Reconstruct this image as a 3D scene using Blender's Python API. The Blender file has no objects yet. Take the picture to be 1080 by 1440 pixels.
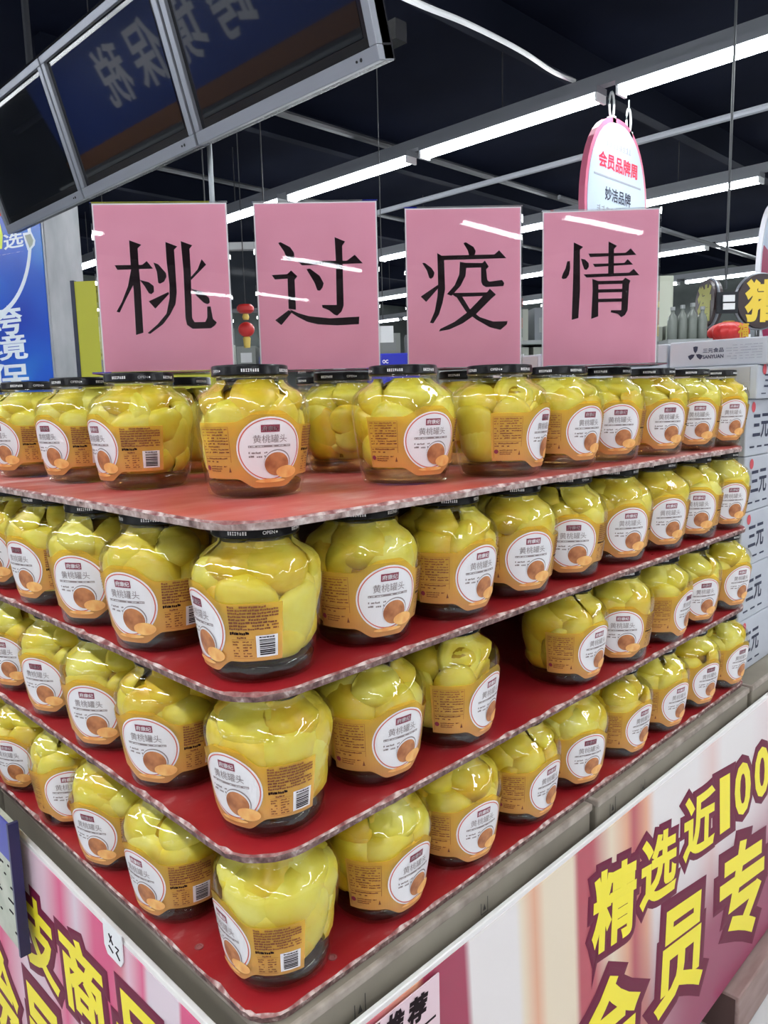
import bpy, bmesh, math, random
from mathutils import Vector, Matrix
from mathutils.geometry import tessellate_polygon

S = bpy.context.scene
COL = S.collection
R = math.radians
PI = math.pi

# ------------------------------------------------------------------ camera
CAM = Vector((-0.3095, -0.4625, 0.086))
FW = Vector((0.69848, 0.70125, -0.14272))
RT = Vector((0.70575, -0.70802, -0.02489))
UP = Vector((0.11850, 0.08334, 0.98945))
FPX = 1077.6
cd = bpy.data.cameras.new('camera')
cd.sensor_fit = 'VERTICAL'
cd.sensor_height = 36.0
cd.lens = FPX / 1440 * 36
cd.clip_start = 0.02
cd.clip_end = 100
cam = bpy.data.objects.new('camera', cd)
COL.objects.link(cam)
M3 = Matrix((RT, UP, -FW)).transposed()
cam.matrix_world = Matrix.Translation(CAM) @ M3.to_4x4()
S.camera = cam

# ------------------------------------------------------------------ world, exposure
w = bpy.data.worlds.new('world')
S.world = w
w.use_nodes = True
w.node_tree.nodes['Background'].inputs[0].default_value = (0.6, 0.7, 0.9, 1)
w.node_tree.nodes['Background'].inputs[1].default_value = 0.05
S.view_settings.view_transform = 'Standard'
S.view_settings.look = 'None'
S.view_settings.gamma = 1.0
S.view_settings.use_curve_mapping = False
S.view_settings.exposure = 0.14
S.cycles.transparent_max_bounces = 20
S.cycles.max_bounces = 8
S.cycles.sample_clamp_indirect = 6.0
S.cycles.caustics_reflective = False
S.cycles.caustics_refractive = False
TUBE_POWER = 46.0

FLOOR_Z = -1.02
CEIL_Z = 3.1


# ------------------------------------------------------------------ helpers
def at(x, y, d):
    """point seen at picture position (x, y) of the 1080x1440 frame, d metres ahead of the lens"""
    return CAM + d * (FW + RT * ((x - 540) / FPX) - UP * ((y - 720) / FPX))


def link(o, parent=None):
    COL.objects.link(o)
    if parent is not None:
        o.parent = parent
    return o


def tag(o, label=None, cat=None, group=None, kind=None):
    if label: o['label'] = label
    if cat: o['category'] = cat
    if group: o['group'] = group
    if kind: o['kind'] = kind
    return o


def empty(name, loc=(0, 0, 0), rz=0.0, label=None, cat=None, group=None):
    o = bpy.data.objects.new(name, None)
    o.location = loc
    o.rotation_euler = (0, 0, rz)
    o.empty_display_size = 0.05
    link(o)
    return tag(o, label, cat, group)


def mesh(name, verts, faces, mats, mi=None, smooth=False):
    me = bpy.data.meshes.new(name)
    me.from_pydata([tuple(v) for v in verts], [], [tuple(f) for f in faces])
    for m in (mats if isinstance(mats, (list, tuple)) else [mats]):
        me.materials.append(m)
    if mi is not None:
        me.polygons.foreach_set('material_index', mi)
    if smooth:
        me.polygons.foreach_set('use_smooth', [True] * len(me.polygons))
    me.update()
    return me


def obj(name, me, parent=None, loc=None):
    o = bpy.data.objects.new(name, me)
    if loc is not None:
        o.location = loc
    return link(o, parent)


class MB:
    """collects geometry with material indices"""
    def __init__(s):
        s.v = []; s.f = []; s.m = []

    def add(s, v, f, m=0):
        b = len(s.v)
        s.v += [Vector(p) for p in v]
        s.f += [tuple(i + b for i in q) for q in f]
        s.m += [m] * len(f)
        return s

    def box(s, x0, x1, y0, y1, z0, z1, m=0):
        v = [(x0, y0, z0), (x1, y0, z0), (x1, y1, z0), (x0, y1, z0), (x0, y0, z1), (x1, y0, z1), (x1, y1, z1), (x0, y1, z1)]
        f = [(0, 3, 2, 1), (4, 5, 6, 7), (0, 1, 5, 4), (1, 2, 6, 5), (2, 3, 7, 6), (3, 0, 4, 7)]
        return s.add(v, f, m)

    def tube(s, pts, r, n=10, m=0, cap=True):
        pts = [Vector(p) for p in pts]
        rings = []
        for i, p in enumerate(pts):
            d = (pts[min(i + 1, len(pts) - 1)] - pts[max(i - 1, 0)]).normalized()
            a = d.cross(Vector((0, 0, 1)))
            if a.length < 1e-3: a = d.cross(Vector((1, 0, 0)))
            a.normalize(); b = d.cross(a)
            rr = r[i] if isinstance(r, (list, tuple)) else r
            rings.append([p + (a * math.cos(2 * PI * k / n) + b * math.sin(2 * PI * k / n)) * rr for k in range(n)])
        v = [q for g in rings for q in g]
        f = [(i * n + k, i * n + (k + 1) % n, (i + 1) * n + (k + 1) % n, (i + 1) * n + k) for i in range(len(pts) - 1) for k in range(n)]
        if cap:
            f.append(tuple(range(n - 1, -1, -1)))
            f.append(tuple((len(pts) - 1) * n + k for k in range(n)))
        return s.add(v, f, m)

    def lathe(s, prof, n=32, m=0, sec=None, caps=True):
        v = []; f = []
        for (r, z) in prof:
            for k in range(n):
                a = 2 * PI * k / n
                q = r * (sec(a) if sec else 1)
                v.append((q * math.cos(a), q * math.sin(a), z))
        for i in range(len(prof) - 1):
            for k in range(n):
                f.append((i * n + k, i * n + (k + 1) % n, (i + 1) * n + (k + 1) % n, (i + 1) * n + k))
        if caps:
            f.append(tuple(range(n - 1, -1, -1)))
            f.append(tuple((len(prof) - 1) * n + k for k in range(n)))
        return s.add(v, f, m)

    def xf(s, M):
        s.v = [M @ p for p in s.v]
        return s

    def build(s, name, mats, parent=None, loc=None, smooth=False):
        return obj(name, mesh(name, s.v, s.f, mats, s.m, smooth), parent, loc)


def bevel(o, wd, seg=2):
    md = o.modifiers.new('bevel', 'BEVEL')
    md.width = wd; md.segments = seg; md.limit_method = 'ANGLE'
    return o


def autosmooth(o, ang=40):
    for p in o.data.polygons: p.use_smooth = True
    try:
        o.data.set_sharp_from_angle(angle=R(ang))
    except Exception:
        pass
    return o


_txt = {}


def text2d(body, size=1.0, bold=0.0, shear=0.0, gap=1.0):
    """flat outline of a line of writing: (points, faces) in the xy plane, origin left end of the baseline"""
    key = (body, bold, shear, gap)
    if key not in _txt:
        c = bpy.data.curves.new('writing', 'FONT')
        c.body = body; c.size = 1.0; c.shear = shear; c.space_character = gap
        c.resolution_u = 3
        c.fill_mode = 'FRONT' if bold <= 0 else 'BOTH'
        if bold > 0:
            c.bevel_depth = bold; c.bevel_resolution = 1
        o = bpy.data.objects.new('writing', c)
        COL.objects.link(o)
        bpy.context.view_layer.update()
        me = bpy.data.meshes.new_from_object(o.evaluated_get(bpy.context.evaluated_depsgraph_get()))
        vs = [tuple(v.co) for v in me.vertices]
        fs = [tuple(p.vertices) for p in me.polygons]
        bpy.data.objects.remove(o); bpy.data.curves.remove(c); bpy.data.meshes.remove(me)
        _txt[key] = (vs, fs)
    vs, fs = _txt[key]
    return [(x * size, y * size, z * size) for x, y, z in vs], fs


def bounds(vs):
    xs = [v[0] for v in vs]; ys = [v[1] for v in vs]
    return min(xs), max(xs), min(ys), max(ys)


def frame_text(body, x0, x1, y0, y1, bold=0.0, shear=0.0, zs=0.02):
    """writing stretched to fill a rectangle"""
    vs, fs = text2d(body, 1.0, bold, shear)
    a, b, c, d = bounds(vs)
    return [(x0 + (x - a) / (b - a) * (x1 - x0), y0 + (y - c) / (d - c) * (y1 - y0), z * zs) for x, y, z in vs], fs


def homography(src, dst):
    import numpy as np
    A = []
    for (x, y), (u, v) in zip(src, dst):
        A.append([x, y, 1, 0, 0, 0, -u * x, -u * y, -u])
        A.append([0, 0, 0, x, y, 1, -v * x, -v * y, -v])
    h = np.linalg.svd(np.array(A, float))[2][-1].reshape(3, 3)

    def g(x, y):
        q = h @ np.array([x, y, 1.0])
        return q[0] / q[2], q[1] / q[2]
    return g


# ------------------------------------------------------------------ materials
def mat(name, col, rough=0.5, metal=0.0, spec=0.5, coat=0.0, emit=None, estr=0.0):
    m = bpy.data.materials.new(name)
    m.use_nodes = True
    b = m.node_tree.nodes['Principled BSDF']
    b.inputs['Base Color'].default_value = (*col, 1)
    b.inputs['Roughness'].default_value = rough
    b.inputs['Metallic'].default_value = metal
    b.inputs['Specular IOR Level'].default_value = spec
    b.inputs['Coat Weight'].default_value = coat
    b.inputs['Coat Roughness'].default_value = 0.08
    if emit:
        b.inputs['Emission Color'].default_value = (*emit, 1)
        b.inputs['Emission Strength'].default_value = estr
    return m


def nt(m):
    return m.node_tree.nodes, m.node_tree.links, m.node_tree.nodes['Principled BSDF']


def ramp(N, stops, interp='LINEAR'):
    r = N.new('ShaderNodeValToRGB')
    r.color_ramp.interpolation = interp
    e = r.color_ramp.elements
    while len(e) > 1: e.remove(e[-1])
    e[0].position = stops[0][0]; e[0].color = (*stops[0][1], 1)
    for p, c in stops[1:]:
        q = e.new(p); q.color = (*c, 1)
    return r


def noisy(m, scale, stops, coord='Object', detail=4, bump=0.0, stretch=None):
    N, L, B = nt(m)
    tc = N.new('ShaderNodeTexCoord'); n = N.new('ShaderNodeTexNoise')
    n.inputs['Scale'].default_value = scale; n.inputs['Detail'].default_value = detail
    src = tc.outputs[coord]
    if stretch:
        mp = N.new('ShaderNodeMapping'); mp.inputs['Scale'].default_value = stretch
        L.new(src, mp.inputs[0]); src = mp.outputs[0]
    L.new(src, n.inputs['Vector'])
    r = ramp(N, stops)
    L.new(n.outputs['Fac'], r.inputs[0]); L.new(r.outputs[0], B.inputs['Base Color'])
    if bump:
        bp = N.new('ShaderNodeBump'); bp.inputs['Strength'].default_value = bump; bp.inputs['Distance'].default_value = 0.01
        L.new(n.outputs['Fac'], bp.inputs['Height']); L.new(bp.outputs[0], B.inputs['Normal'])
    return m


def see_through(name, tint, gloss_rough=0.03, ior=1.5, bump_scale=0.0, bump=0.1, fmax=1.0):
    """thin clear sheet: tinted transparency under a fresnel reflection"""
    m = bpy.data.materials.new(name); m.use_nodes = True
    N = m.node_tree.nodes; L = m.node_tree.links
    N.remove(N['Principled BSDF'])
    out = N['Material Output']
    t = N.new('ShaderNodeBsdfTransparent'); t.inputs[0].default_value = (*tint, 1)
    g = N.new('ShaderNodeBsdfGlossy'); g.inputs['Roughness'].default_value = gloss_rough; g.inputs[0].default_value = (1, 1, 1, 1)
    fr = N.new('ShaderNodeFresnel'); fr.inputs[0].default_value = ior
    mx = N.new('ShaderNodeMixShader')
    if bump_scale:
        tc = N.new('ShaderNodeTexCoord'); n = N.new('ShaderNodeTexNoise')
        n.inputs['Scale'].default_value = bump_scale; n.inputs['Detail'].default_value = 1.5
        L.new(tc.outputs['Object'], n.inputs['Vector'])
        bp = N.new('ShaderNodeBump'); bp.inputs['Strength'].default_value = bump; bp.inputs['Distance'].default_value = 0.004
        L.new(n.outputs['Fac'], bp.inputs['Height'])
        L.new(bp.outputs[0], g.inputs['Normal']); L.new(bp.outputs[0], fr.inputs['Normal'])
    lim = N.new('ShaderNodeMath'); lim.operation = 'MINIMUM'; lim.inputs[1].default_value = fmax
    L.new(fr.outputs[0], lim.inputs[0])
    L.new(lim.outputs[0], mx.inputs[0]); L.new(t.outputs[0], mx.inputs[1]); L.new(g.outputs[0], mx.inputs[2])
    L.new(mx.outputs[0], out.inputs[0])
    return m


def emitter(name, col, strength):
    m = bpy.data.materials.new(name); m.use_nodes = True
    N = m.node_tree.nodes; L = m.node_tree.links
    N.remove(N['Principled BSDF'])
    e = N.new('ShaderNodeEmission'); e.inputs[0].default_value = (*col, 1); e.inputs[1].default_value = strength
    L.new(e.outputs[0], N['Material Output'].inputs[0])
    return m


M = {}
M['black'] = mat('black_plastic', (0.012, 0.012, 0.014), 0.25)
M['print_black'] = mat('black_ink', (0.014, 0.006, 0.009), 0.6, 0, 0.1)
M['white'] = mat('white_paint', (0.82, 0.83, 0.84), 0.5)
M['white_ink'] = mat('white_ink', (0.85, 0.85, 0.85), 0.5)
M['silver'] = mat('silver_plastic', (0.27, 0.285, 0.32), 0.35, 0.3)
M['grey_metal'] = mat('grey_metal', (0.28, 0.30, 0.32), 0.45, 0.4)
M['rail'] = mat('painted_rail', (0.20, 0.21, 0.235), 0.5)
M['cord'] = mat('thin_cord', (0.03, 0.032, 0.036), 0.6)
M['pipe'] = mat('dull_pipe', (0.06, 0.065, 0.072), 0.55)
M['dark'] = mat('dark_paint', (0.012, 0.014, 0.02), 0.7)
M['tube'] = emitter('lit_tube', (0.93, 0.97, 1.0), TUBE_POWER)

# ------------------------------------------------------------------ the hall
X0, X1, Y0, Y1 = -13.0, 19.0, -13.0, 17.0
m_floor = mat('floor_tile', (0.62, 0.62, 0.62), 0.18)
noisy(m_floor, 3.0, [(0.3, (0.56, 0.56, 0.56)), (0.7, (0.68, 0.68, 0.68))])
m_grout = mat('dark_grout', (0.10, 0.10, 0.10), 0.8)
fl = MB().box(X0, X1, Y0, Y1, FLOOR_Z - 0.1, FLOOR_Z - 0.002)
m_floorfar = mat('floor_far', (0.6, 0.6, 0.6), 0.2)
N, L, B = nt(m_floorfar)
tc = N.new('ShaderNodeTexCoord'); br = N.new('ShaderNodeTexBrick')
br.offset = 0.0; br.inputs['Scale'].default_value = 1.0
br.inputs['Brick Width'].default_value = 0.6; br.inputs['Row Height'].default_value = 0.6
br.inputs['Mortar Size'].default_value = 0.006
br.inputs['Color1'].default_value = (0.62, 0.62, 0.62, 1); br.inputs['Color2'].default_value = (0.58, 0.58, 0.58, 1)
br.inputs['Mortar'].default_value = (0.12, 0.12, 0.12, 1)
L.new(tc.outputs['Object'], br.inputs['Vector']); L.new(br.outputs['Color'], B.inputs['Base Color'])
floor = tag(fl.build('floor', m_floorfar), 'pale grey tiled shop floor', None, kind='structure')
tile = MB().box(0.004, 0.596, 0.004, 0.596, -0.002, 0.0)
tme = mesh('floor_tile', tile.v, tile.f, m_floor)
for i in range(1, 4):
    for j in range(-2, 0):
        t = obj('floor_tile', tme, floor, (i * 0.6, j * 0.6, FLOOR_Z))
m_ceil = mat('ceiling_dark', (0.003, 0.004, 0.008), 0.9, 0, 0.03)
noisy(m_ceil, 0.8, [(0.3, (0.002, 0.003, 0.009)), (0.75, (0.005, 0.007, 0.016))])
tag(MB().box(X0, X1, Y0, Y1, CEIL_Z, CEIL_Z + 0.1).build('ceiling', m_ceil), 'dark open ceiling of the shop', kind='structure')
m_wall = mat('far_wall', (0.08, 0.09, 0.09), 0.8)
noisy(m_wall, 1.2, [(0.3, (0.05, 0.06, 0.06)), (0.7, (0.10, 0.115, 0.11))])
m_wallw = mat('white_wall', (0.74, 0.74, 0.74), 0.8)
noisy(m_wallw, 1.0, [(0.3, (0.70, 0.70, 0.70)), (0.7, (0.78, 0.78, 0.78))])
tag(MB().box(X1, X1 + 0.1, Y0, Y1, FLOOR_Z, CEIL_Z).build('wall_right', m_wall), 'grey wall at the far end', kind='structure')
tag(MB().box(X0, X1, Y1, Y1 + 0.1, FLOOR_Z, CEIL_Z).build('wall_back', m_wall), 'grey back wall of the shop', kind='structure')
tag(MB().box(X0 - 0.1, X0, Y0, Y1, FLOOR_Z, CEIL_Z).build('wall_left', m_wallw), 'grey wall on the left', kind='structure')
tag(MB().box(X0, X1, Y0 - 0.1, Y0, FLOOR_Z, CEIL_Z).build('wall_front', m_wallw), 'grey wall behind the viewer', kind='structure')

# ceiling joists and pipes (dark steel under the ceiling)
m_joist = mat('dark_steel', (0.006, 0.008, 0.016), 0.8, 0, 0.05)
for i, yy in enumerate((3.4, 6.2, 9.0, 12.0, 15.0)):
    b = MB().box(2.5, X1, yy - 0.06, yy + 0.06, CEIL_Z - 0.28, CEIL_Z)
    tag(b.build('trim_%d' % (i + 1), m_joist), 'dark steel joist under the ceiling', kind='structure')

ORD = ['first', 'second', 'third', 'fourth', 'fifth', 'sixth', 'seventh', 'eighth', 'ninth', 'tenth', 'eleventh', 'twelfth', 'thirteenth', 'fourteenth', 'fifteenth', 'sixteenth']
ROWN = {5.25: 'nearest', 8.6: 'second', 11.95: 'third', 15.3: 'fourth', 1.9: 'overhead', -1.45: 'rear', -4.8: 'second rear', -8.15: 'third rear', -11.5: 'hindmost'}
tube_me = None
hs = MB().box(-0.075, 0.075, -0.90, 0.90, 0.0, 0.05)
hs_me = mesh('housing', hs.v, hs.f, M['rail'])
tb = MB().tube([(0, -0.885, 0), (0, 0.885, 0)], 0.024, 12)
tb.xf(Matrix.Translation((0, 0, -0.030)) @ Matrix.Diagonal((2.5, 1, 1.1, 1)))
tb_me = mesh('tube', tb.v, tb.f, M['tube'])
cp = MB().box(-0.065, 0.065, -0.9, -0.88, -0.060, 0.0).box(-0.065, 0.065, 0.88, 0.9, -0.060, 0.0)
cp_me = mesh('end_holder', cp.v[:8], cp.f[:6], M['white'])
cq_me = mesh('end_holder', cp.v[8:], [tuple(i - 8 for i in f) for f in cp.f[6:]], M['white'])
for rx, rn in ROWN.items():
    rail = MB().box(rx - 0.04, rx + 0.04, -12.4, 16.0 if rx != 1.9 else 2.6, 2.385, 2.47)
    rr = empty('light_rail', (rx, 0, 2.385), 0, 'grey trunking rail carrying the %s row of ceiling tubes' % rn, 'light rail', 'light rails')
    o = rail.xf(Matrix.Translation((-rx, 0, -2.385))).build('rail', M['rail'], rr)
    for k, yy in enumerate((-4.0, 0.2, 3.6, 7.5, 11.5)):
        if rx == 1.9 and yy > 2.6: continue
        MB().tube([(0, yy, 0.08), (0, yy, CEIL_Z - 2.385)], 0.006, 6).build('hanger_rod', M['cord'], rr)
    k0 = 0
    for k in range(-8, 7):
        yc = 3.585 + 1.95 * k
        if yc < -11.6 or yc > 15.4 or (rx < 0 and yc > 10): continue
        if rx == 1.9 and yc > 2.5: continue
        if rx > 6 and yc < 0: continue
        if rx < -4 and (k + int(rx)) % 2: continue
        t = empty('ceiling_light', (rx, yc, 2.335), 0, 'lit white tube in the %s ceiling row, %s counted from the right' % (rn, ORD[k0]), 'ceiling light', 'fluorescent tube lights')
        k0 += 1
        obj('housing', hs_me, t); obj('tube', tb_me, t); obj('end_holder', cp_me, t); obj('end_holder', cq_me, t)

# cable rails and pipes crossing below the ceiling
def pipe(name, pts, r, m, label, cat='pipe', n=8):
    return tag(autosmooth(MB().tube(pts, r, n).build(name, m)), label, cat)

pipe('cable_rail', [(6.15, -1, 2.22), (6.15, 16, 2.22)], 0.028, M['rail'], 'thin grey cable rail running beside the nearest light row', 'rail')
pipe('steel_pipe', [(3.0, 5.2, 2.62), (18, 5.2, 2.62)], 0.035, M['pipe'], 'grey steel pipe crossing above the nearest light row', 'pipe')
pipe('steel_pipe', [(2.6, 7.6, 2.72), (18, 7.6, 2.72)], 0.03, M['pipe'], 'thin grey pipe crossing the ceiling farther back', 'pipe')
pipe('steel_pipe', [(6.6, 3.9, 2.05), (18, 3.9, 2.05)], 0.022, M['pipe'], 'slim grey pipe hung low behind the oval hanging sign', 'pipe')
cab = [at(552, -12, 3.2), at(600, 10, 3.8), at(650, 30, 4.3), at(700, 54, 4.9), at(740, 76, 5.3), at(778, 101, 5.7), Vector((5.25, 2.92, 2.496))]
fine = []
for i in range(len(cab) - 1):
    p0 = cab[max(i - 1, 0)]; p1 = cab[i]; p2 = cab[i + 1]; p3 = cab[min(i + 2, len(cab) - 1)]
    for q in range(5):
        t = q / 5
        fine.append(0.5 * ((2 * p1) + (p2 - p0) * t + (2 * p0 - 5 * p1 + 4 * p2 - p3) * t * t + (3 * p1 - p0 - 3 * p2 + p3) * t ** 3))
fine.append(cab[-1])
pipe('flexible_conduit', fine, 0.016, M['white'], 'pale flexible cable conduit sagging towards the light rail', 'cable')

# ------------------------------------------------------------------ display boards and base
LZ = [0.0, -0.1352, -0.2704, -0.4057]     # top faces of the four red boards
BT = 0.0074                                # board thickness
m_red = mat('red_board', (0.36, 0.018, 0.022), 0.30)
N, L, B = nt(m_red)
tc = N.new('ShaderNodeTexCoord')
mp = N.new('ShaderNodeMapping'); mp.inputs['Scale'].default_value = (1, 2.2, 1); mp.inputs['Rotation'].default_value = (0, 0, 0.5)
L.new(tc.outputs['Object'], mp.inputs[0])
n1 = N.new('ShaderNodeTexNoise'); n1.inputs['Scale'].default_value = 9; n1.inputs['Detail'].default_value = 8; n1.inputs['Roughness'].default_value = 0.65
L.new(mp.outputs[0], n1.inputs['Vector'])
r1 = ramp(N, [(0.0, (0.30, 0.010, 0.016)), (0.5, (0.37, 0.016, 0.022)), (0.60, (0.40, 0.035, 0.04)), (0.66, (0.47, 0.14, 0.14)), (0.78, (0.58, 0.36, 0.36))])
L.new(n1.outputs['Fac'], r1.inputs[0]); L.new(r1.outputs[0], B.inputs['Base Color'])
r2 = ramp(N, [(0.3, (0.26,) * 3), (0.75, (0.5,) * 3)])
L.new(n1.outputs['Fac'], r2.inputs[0]); L.new(r2.outputs[0], B.inputs['Roughness'])
m_redtop = mat('red_board_worn', (0.45, 0.05, 0.05), 0.35)
N, L, B = nt(m_redtop)
tc = N.new('ShaderNodeTexCoord')
mp = N.new('ShaderNodeMapping'); mp.inputs['Scale'].default_value = (1, 2.6, 1); mp.inputs['Rotation'].default_value = (0, 0, 0.8)
L.new(tc.outputs['Object'], mp.inputs[0])
n1 = N.new('ShaderNodeTexNoise'); n1.inputs['Scale'].default_value = 7; n1.inputs['Detail'].default_value = 9; n1.inputs['Roughness'].default_value = 0.62
L.new(mp.outputs[0], n1.inputs['Vector'])
r1 = ramp(N, [(0.0, (0.44, 0.04, 0.036)), (0.40, (0.52, 0.075, 0.065)), (0.50, (0.57, 0.13, 0.115)), (0.58, (0.62, 0.25, 0.23)), (0.70, (0.72, 0.50, 0.48))])
L.new(n1.outputs['Fac'], r1.inputs[0]); L.new(r1.outputs[0], B.inputs['Base Color'])
m_edge = mat('chipped_edge', (0.25, 0.17, 0.16), 0.8)
noisy(m_edge, 130, [(0.30, (0.07, 0.035, 0.035)), (0.46, (0.16, 0.085, 0.08)), (0.60, (0.26, 0.165, 0.15)), (0.74, (0.58, 0.48, 0.45))], detail=8, bump=0.6)
m_edgetop = mat('worn_edge', (0.45, 0.36, 0.34), 0.8)
noisy(m_edgetop, 90, [(0.30, (0.12, 0.07, 0.065)), (0.44, (0.32, 0.22, 0.20)), (0.58, (0.46, 0.35, 0.33)), (0.74, (0.70, 0.62, 0.59))], detail=8, bump=0.6)
m_arris = mat('paint_chips', (0.6, 0.5, 0.47), 0.8)
noisy(m_arris, 70, [(0.36, (0.20, 0.05, 0.05)), (0.48, (0.34, 0.16, 0.15)), (0.58, (0.60, 0.46, 0.43)), (0.75, (0.74, 0.66, 0.62))], detail=8)
random.seed(4)


def board(name, z, ext_x, ext_y, rad, mtop, label):
    # outline with rounded corners and a slightly chipped edge
    pts = []
    def arc(cx, cy, a0, a1, n=9):
        for k in range(n + 1):
            a = a0 + (a1 - a0) * k / n
            pts.append((cx + rad * math.cos(a), cy + rad * math.sin(a)))
    arc(rad, rad, PI, 1.5 * PI)
    n = 60
    for k in range(1, n): pts.append((rad + (ext_x - 2 * rad) * k / n, 0))
    arc(ext_x - rad, rad, 1.5 * PI, 2 * PI)
    pts.append((ext_x, ext_y)); 
    pts.append((0, ext_y))
    for k in range(1, n): pts.append((0, ext_y - (ext_y - rad) * k / n))
    cx, cy = ext_x / 2, ext_y / 2
    top = []; mid = []; low = []
    for (x, y) in pts:
        d = Vector((cx - x, cy - y)).normalized()
        c = random.random() ** 4 * 0.004
        j = random.uniform(-0.0005, 0.0005)
        top.append((x + d.x * (0.0012 + c), y + d.y * (0.0012 + c), 0))
        mid.append((x + j, y + j, -0.0018 - c * 0.4))
        low.append((x + d.x * 0.0008 + j, y + d.y * 0.0008, -BT))
    k = len(pts)
    v = top + mid + low
    f = [tuple(range(k)), tuple(range(3 * k - 1, 2 * k - 1, -1))]
    mi = [0, 1]
    for i in range(k):
        q = (i + 1) % k
        f.append((i, k + i, k + q, q)); mi.append(2)
        f.append((k + i, 2 * k + i, 2 * k + q, k + q)); mi.append(1)
    o = empty(name, (0, 0, z), 0, label, 'board', 'red display boards')
    obj('panel', mesh('panel', v, f, [mtop, m_edgetop if mtop is m_redtop else m_edge, m_arris], mi), o)
    return o


board('display_board', LZ[0], 1.005, 1.0, 0.050, m_redtop, 'topmost worn red display board carrying the pink signs')
board('display_board', LZ[1], 1.035, 1.0, 0.050, m_red, 'second red display board, directly under the topmost one')
board('display_board', LZ[2], 1.040, 1.0, 0.050, m_red, 'third red display board, with a gap in its jar row')
lb = board('display_board', LZ[3], 1.035, 1.0, 0.030, m_red, 'lowest red display board, lying on the grey cartons')
# screw holes near the front corner of the lowest board
m_hole = mat('screw_cap', (0.30, 0.08, 0.08), 0.6)
for (x, y) in ((0.028, 0.044), (0.015, 0.118), (0.090, 0.018)):
    s = MB().lathe([(0.0042, 0), (0.0042, 0.0006), (0.0025, 0.0006), (0.0018, -0.0004 + 0.0006)], 14)
    s.build('screw', m_hole, lb, (x, y, 0.0002))

# cartons under the lowest board
m_card = mat('grey_card', (0.23, 0.20, 0.16), 0.75)
noisy(m_card, 5, [(0.25, (0.17, 0.145, 0.115)), (0.5, (0.235, 0.205, 0.16)), (0.8, (0.30, 0.27, 0.22))], detail=5)
m_cardlip = mat('card_lip', (0.33, 0.28, 0.23), 0.8)
noisy(m_cardlip, 40, [(0.3, (0.22, 0.18, 0.15)), (0.7, (0.42, 0.36, 0.31))])
m_cardink = mat('carton_print', (0.05, 0.045, 0.04), 0.8)


def base_carton(x0, x1, y0, y1, label, marks=()):
    z1 = LZ[3] - BT
    z0 = z1 - 0.40
    o = empty('cardboard_carton', ((x0 + x1) / 2, (y0 + y1) / 2, z0), 0, label, 'carton', 'cartons under the display')
    cx, cy = (x0 + x1) / 2, (y0 + y1) / 2
    b = MB().box(x0 - cx, x1 - cx, y0 - cy, y1 - cy, 0, z1 - z0 - 0.0005)
    bevel(b.build('body', m_card, o), 0.003)
    lip = MB().box(x0 - cx - 0.002, x1 - cx + 0.002, y0 - cy - 0.002, y1 - cy + 0.002, z1 - z0 - 0.010, z1 - z0 - 0.0006)
    bevel(lip.build('lid_rim', m_cardlip, o), 0.002)
    for (kind, u, zz, s) in marks:
        mb = MB()
        if kind == 'R':   # on the -y face
            g = lambda a, b_: (u - cx + a * s, y0 - cy - 0.0009, z1 - z0 + zz + b_ * s)
            mb.add([g(0, 0), g(1, 0), g(1, 0.08), g(0, 0.08)], [(0, 1, 2, 3)])
            mb.add([g(0.92, 0), g(1, 0), g(1, 1.4), g(0.92, 1.4)], [(0, 1, 2, 3)])
            mb.add([g(0, 0), g(0.08, 0), g(0.08, 1.1), g(0, 1.1)], [(0, 1, 2, 3)])
            mb.add([g(0.3, 0.3), g(0.7, 0.3), g(0.5, 0.9)], [(0, 1, 2)])
        mb.build('printed_mark', m_cardink, o)
    return o


base_carton(0.006, 0.492, -0.008, 0.60, 'grey-brown carton under the front corner of the lowest board', [('R', 0.09, -0.040, 0.014), ('R', 0.27, -0.034, 0.012)])
base_carton(0.505, 1.010, -0.010, 0.60, 'grey-brown carton under the far right part of the lowest board', [('R', 0.535, -0.034, 0.015), ('R', 0.62, -0.036, 0.011)])
base_carton(1.022, 1.50, -0.012, 0.60, 'grey-brown carton under the stack of white milk cartons')
base_carton(0.004, 0.45, 0.612, 1.2, 'grey-brown carton under the left rear part of the lowest board')
# added dark cartons: block light inside the stack and carry the boards
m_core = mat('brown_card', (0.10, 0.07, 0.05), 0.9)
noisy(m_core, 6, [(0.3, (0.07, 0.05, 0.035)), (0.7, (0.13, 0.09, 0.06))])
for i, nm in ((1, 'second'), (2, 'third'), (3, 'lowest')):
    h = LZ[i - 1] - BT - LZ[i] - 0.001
    o = empty('support_carton', (0.60, 0.62, LZ[i] + 0.0004), 0, 'added dark brown carton blocking light inside the %s board level behind the jars' % nm, 'carton', 'added dark cartons inside the display')
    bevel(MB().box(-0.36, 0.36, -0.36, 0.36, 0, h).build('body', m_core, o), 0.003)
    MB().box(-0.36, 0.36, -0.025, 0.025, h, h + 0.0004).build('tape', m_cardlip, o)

# ------------------------------------------------------------------ the peach jar
JH = 0.1225
RJ = 0.0552
NSE = 2.2


def sec(a):
    c, s_ = abs(math.cos(a)), abs(math.sin(a))
    return (c ** NSE + s_ ** NSE) ** (-1 / NSE)


PROF = [(0.0, 0.335), (0.006, 0.352), (0.02, 0.366), (0.05, 0.373), (0.12, 0.384), (0.25, 0.403), (0.40, 0.424), (0.52, 0.440), (0.60, 0.450),
        (0.66, 0.452), (0.71, 0.445), (0.75, 0.428), (0.785, 0.400), (0.812, 0.362), (0.832, 0.322), (0.848, 0.298), (0.865, 0.289), (0.90, 0.287), (0.93, 0.287)]
PROF = [(z * JH, r / 0.452 * RJ) for z, r in PROF]


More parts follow.
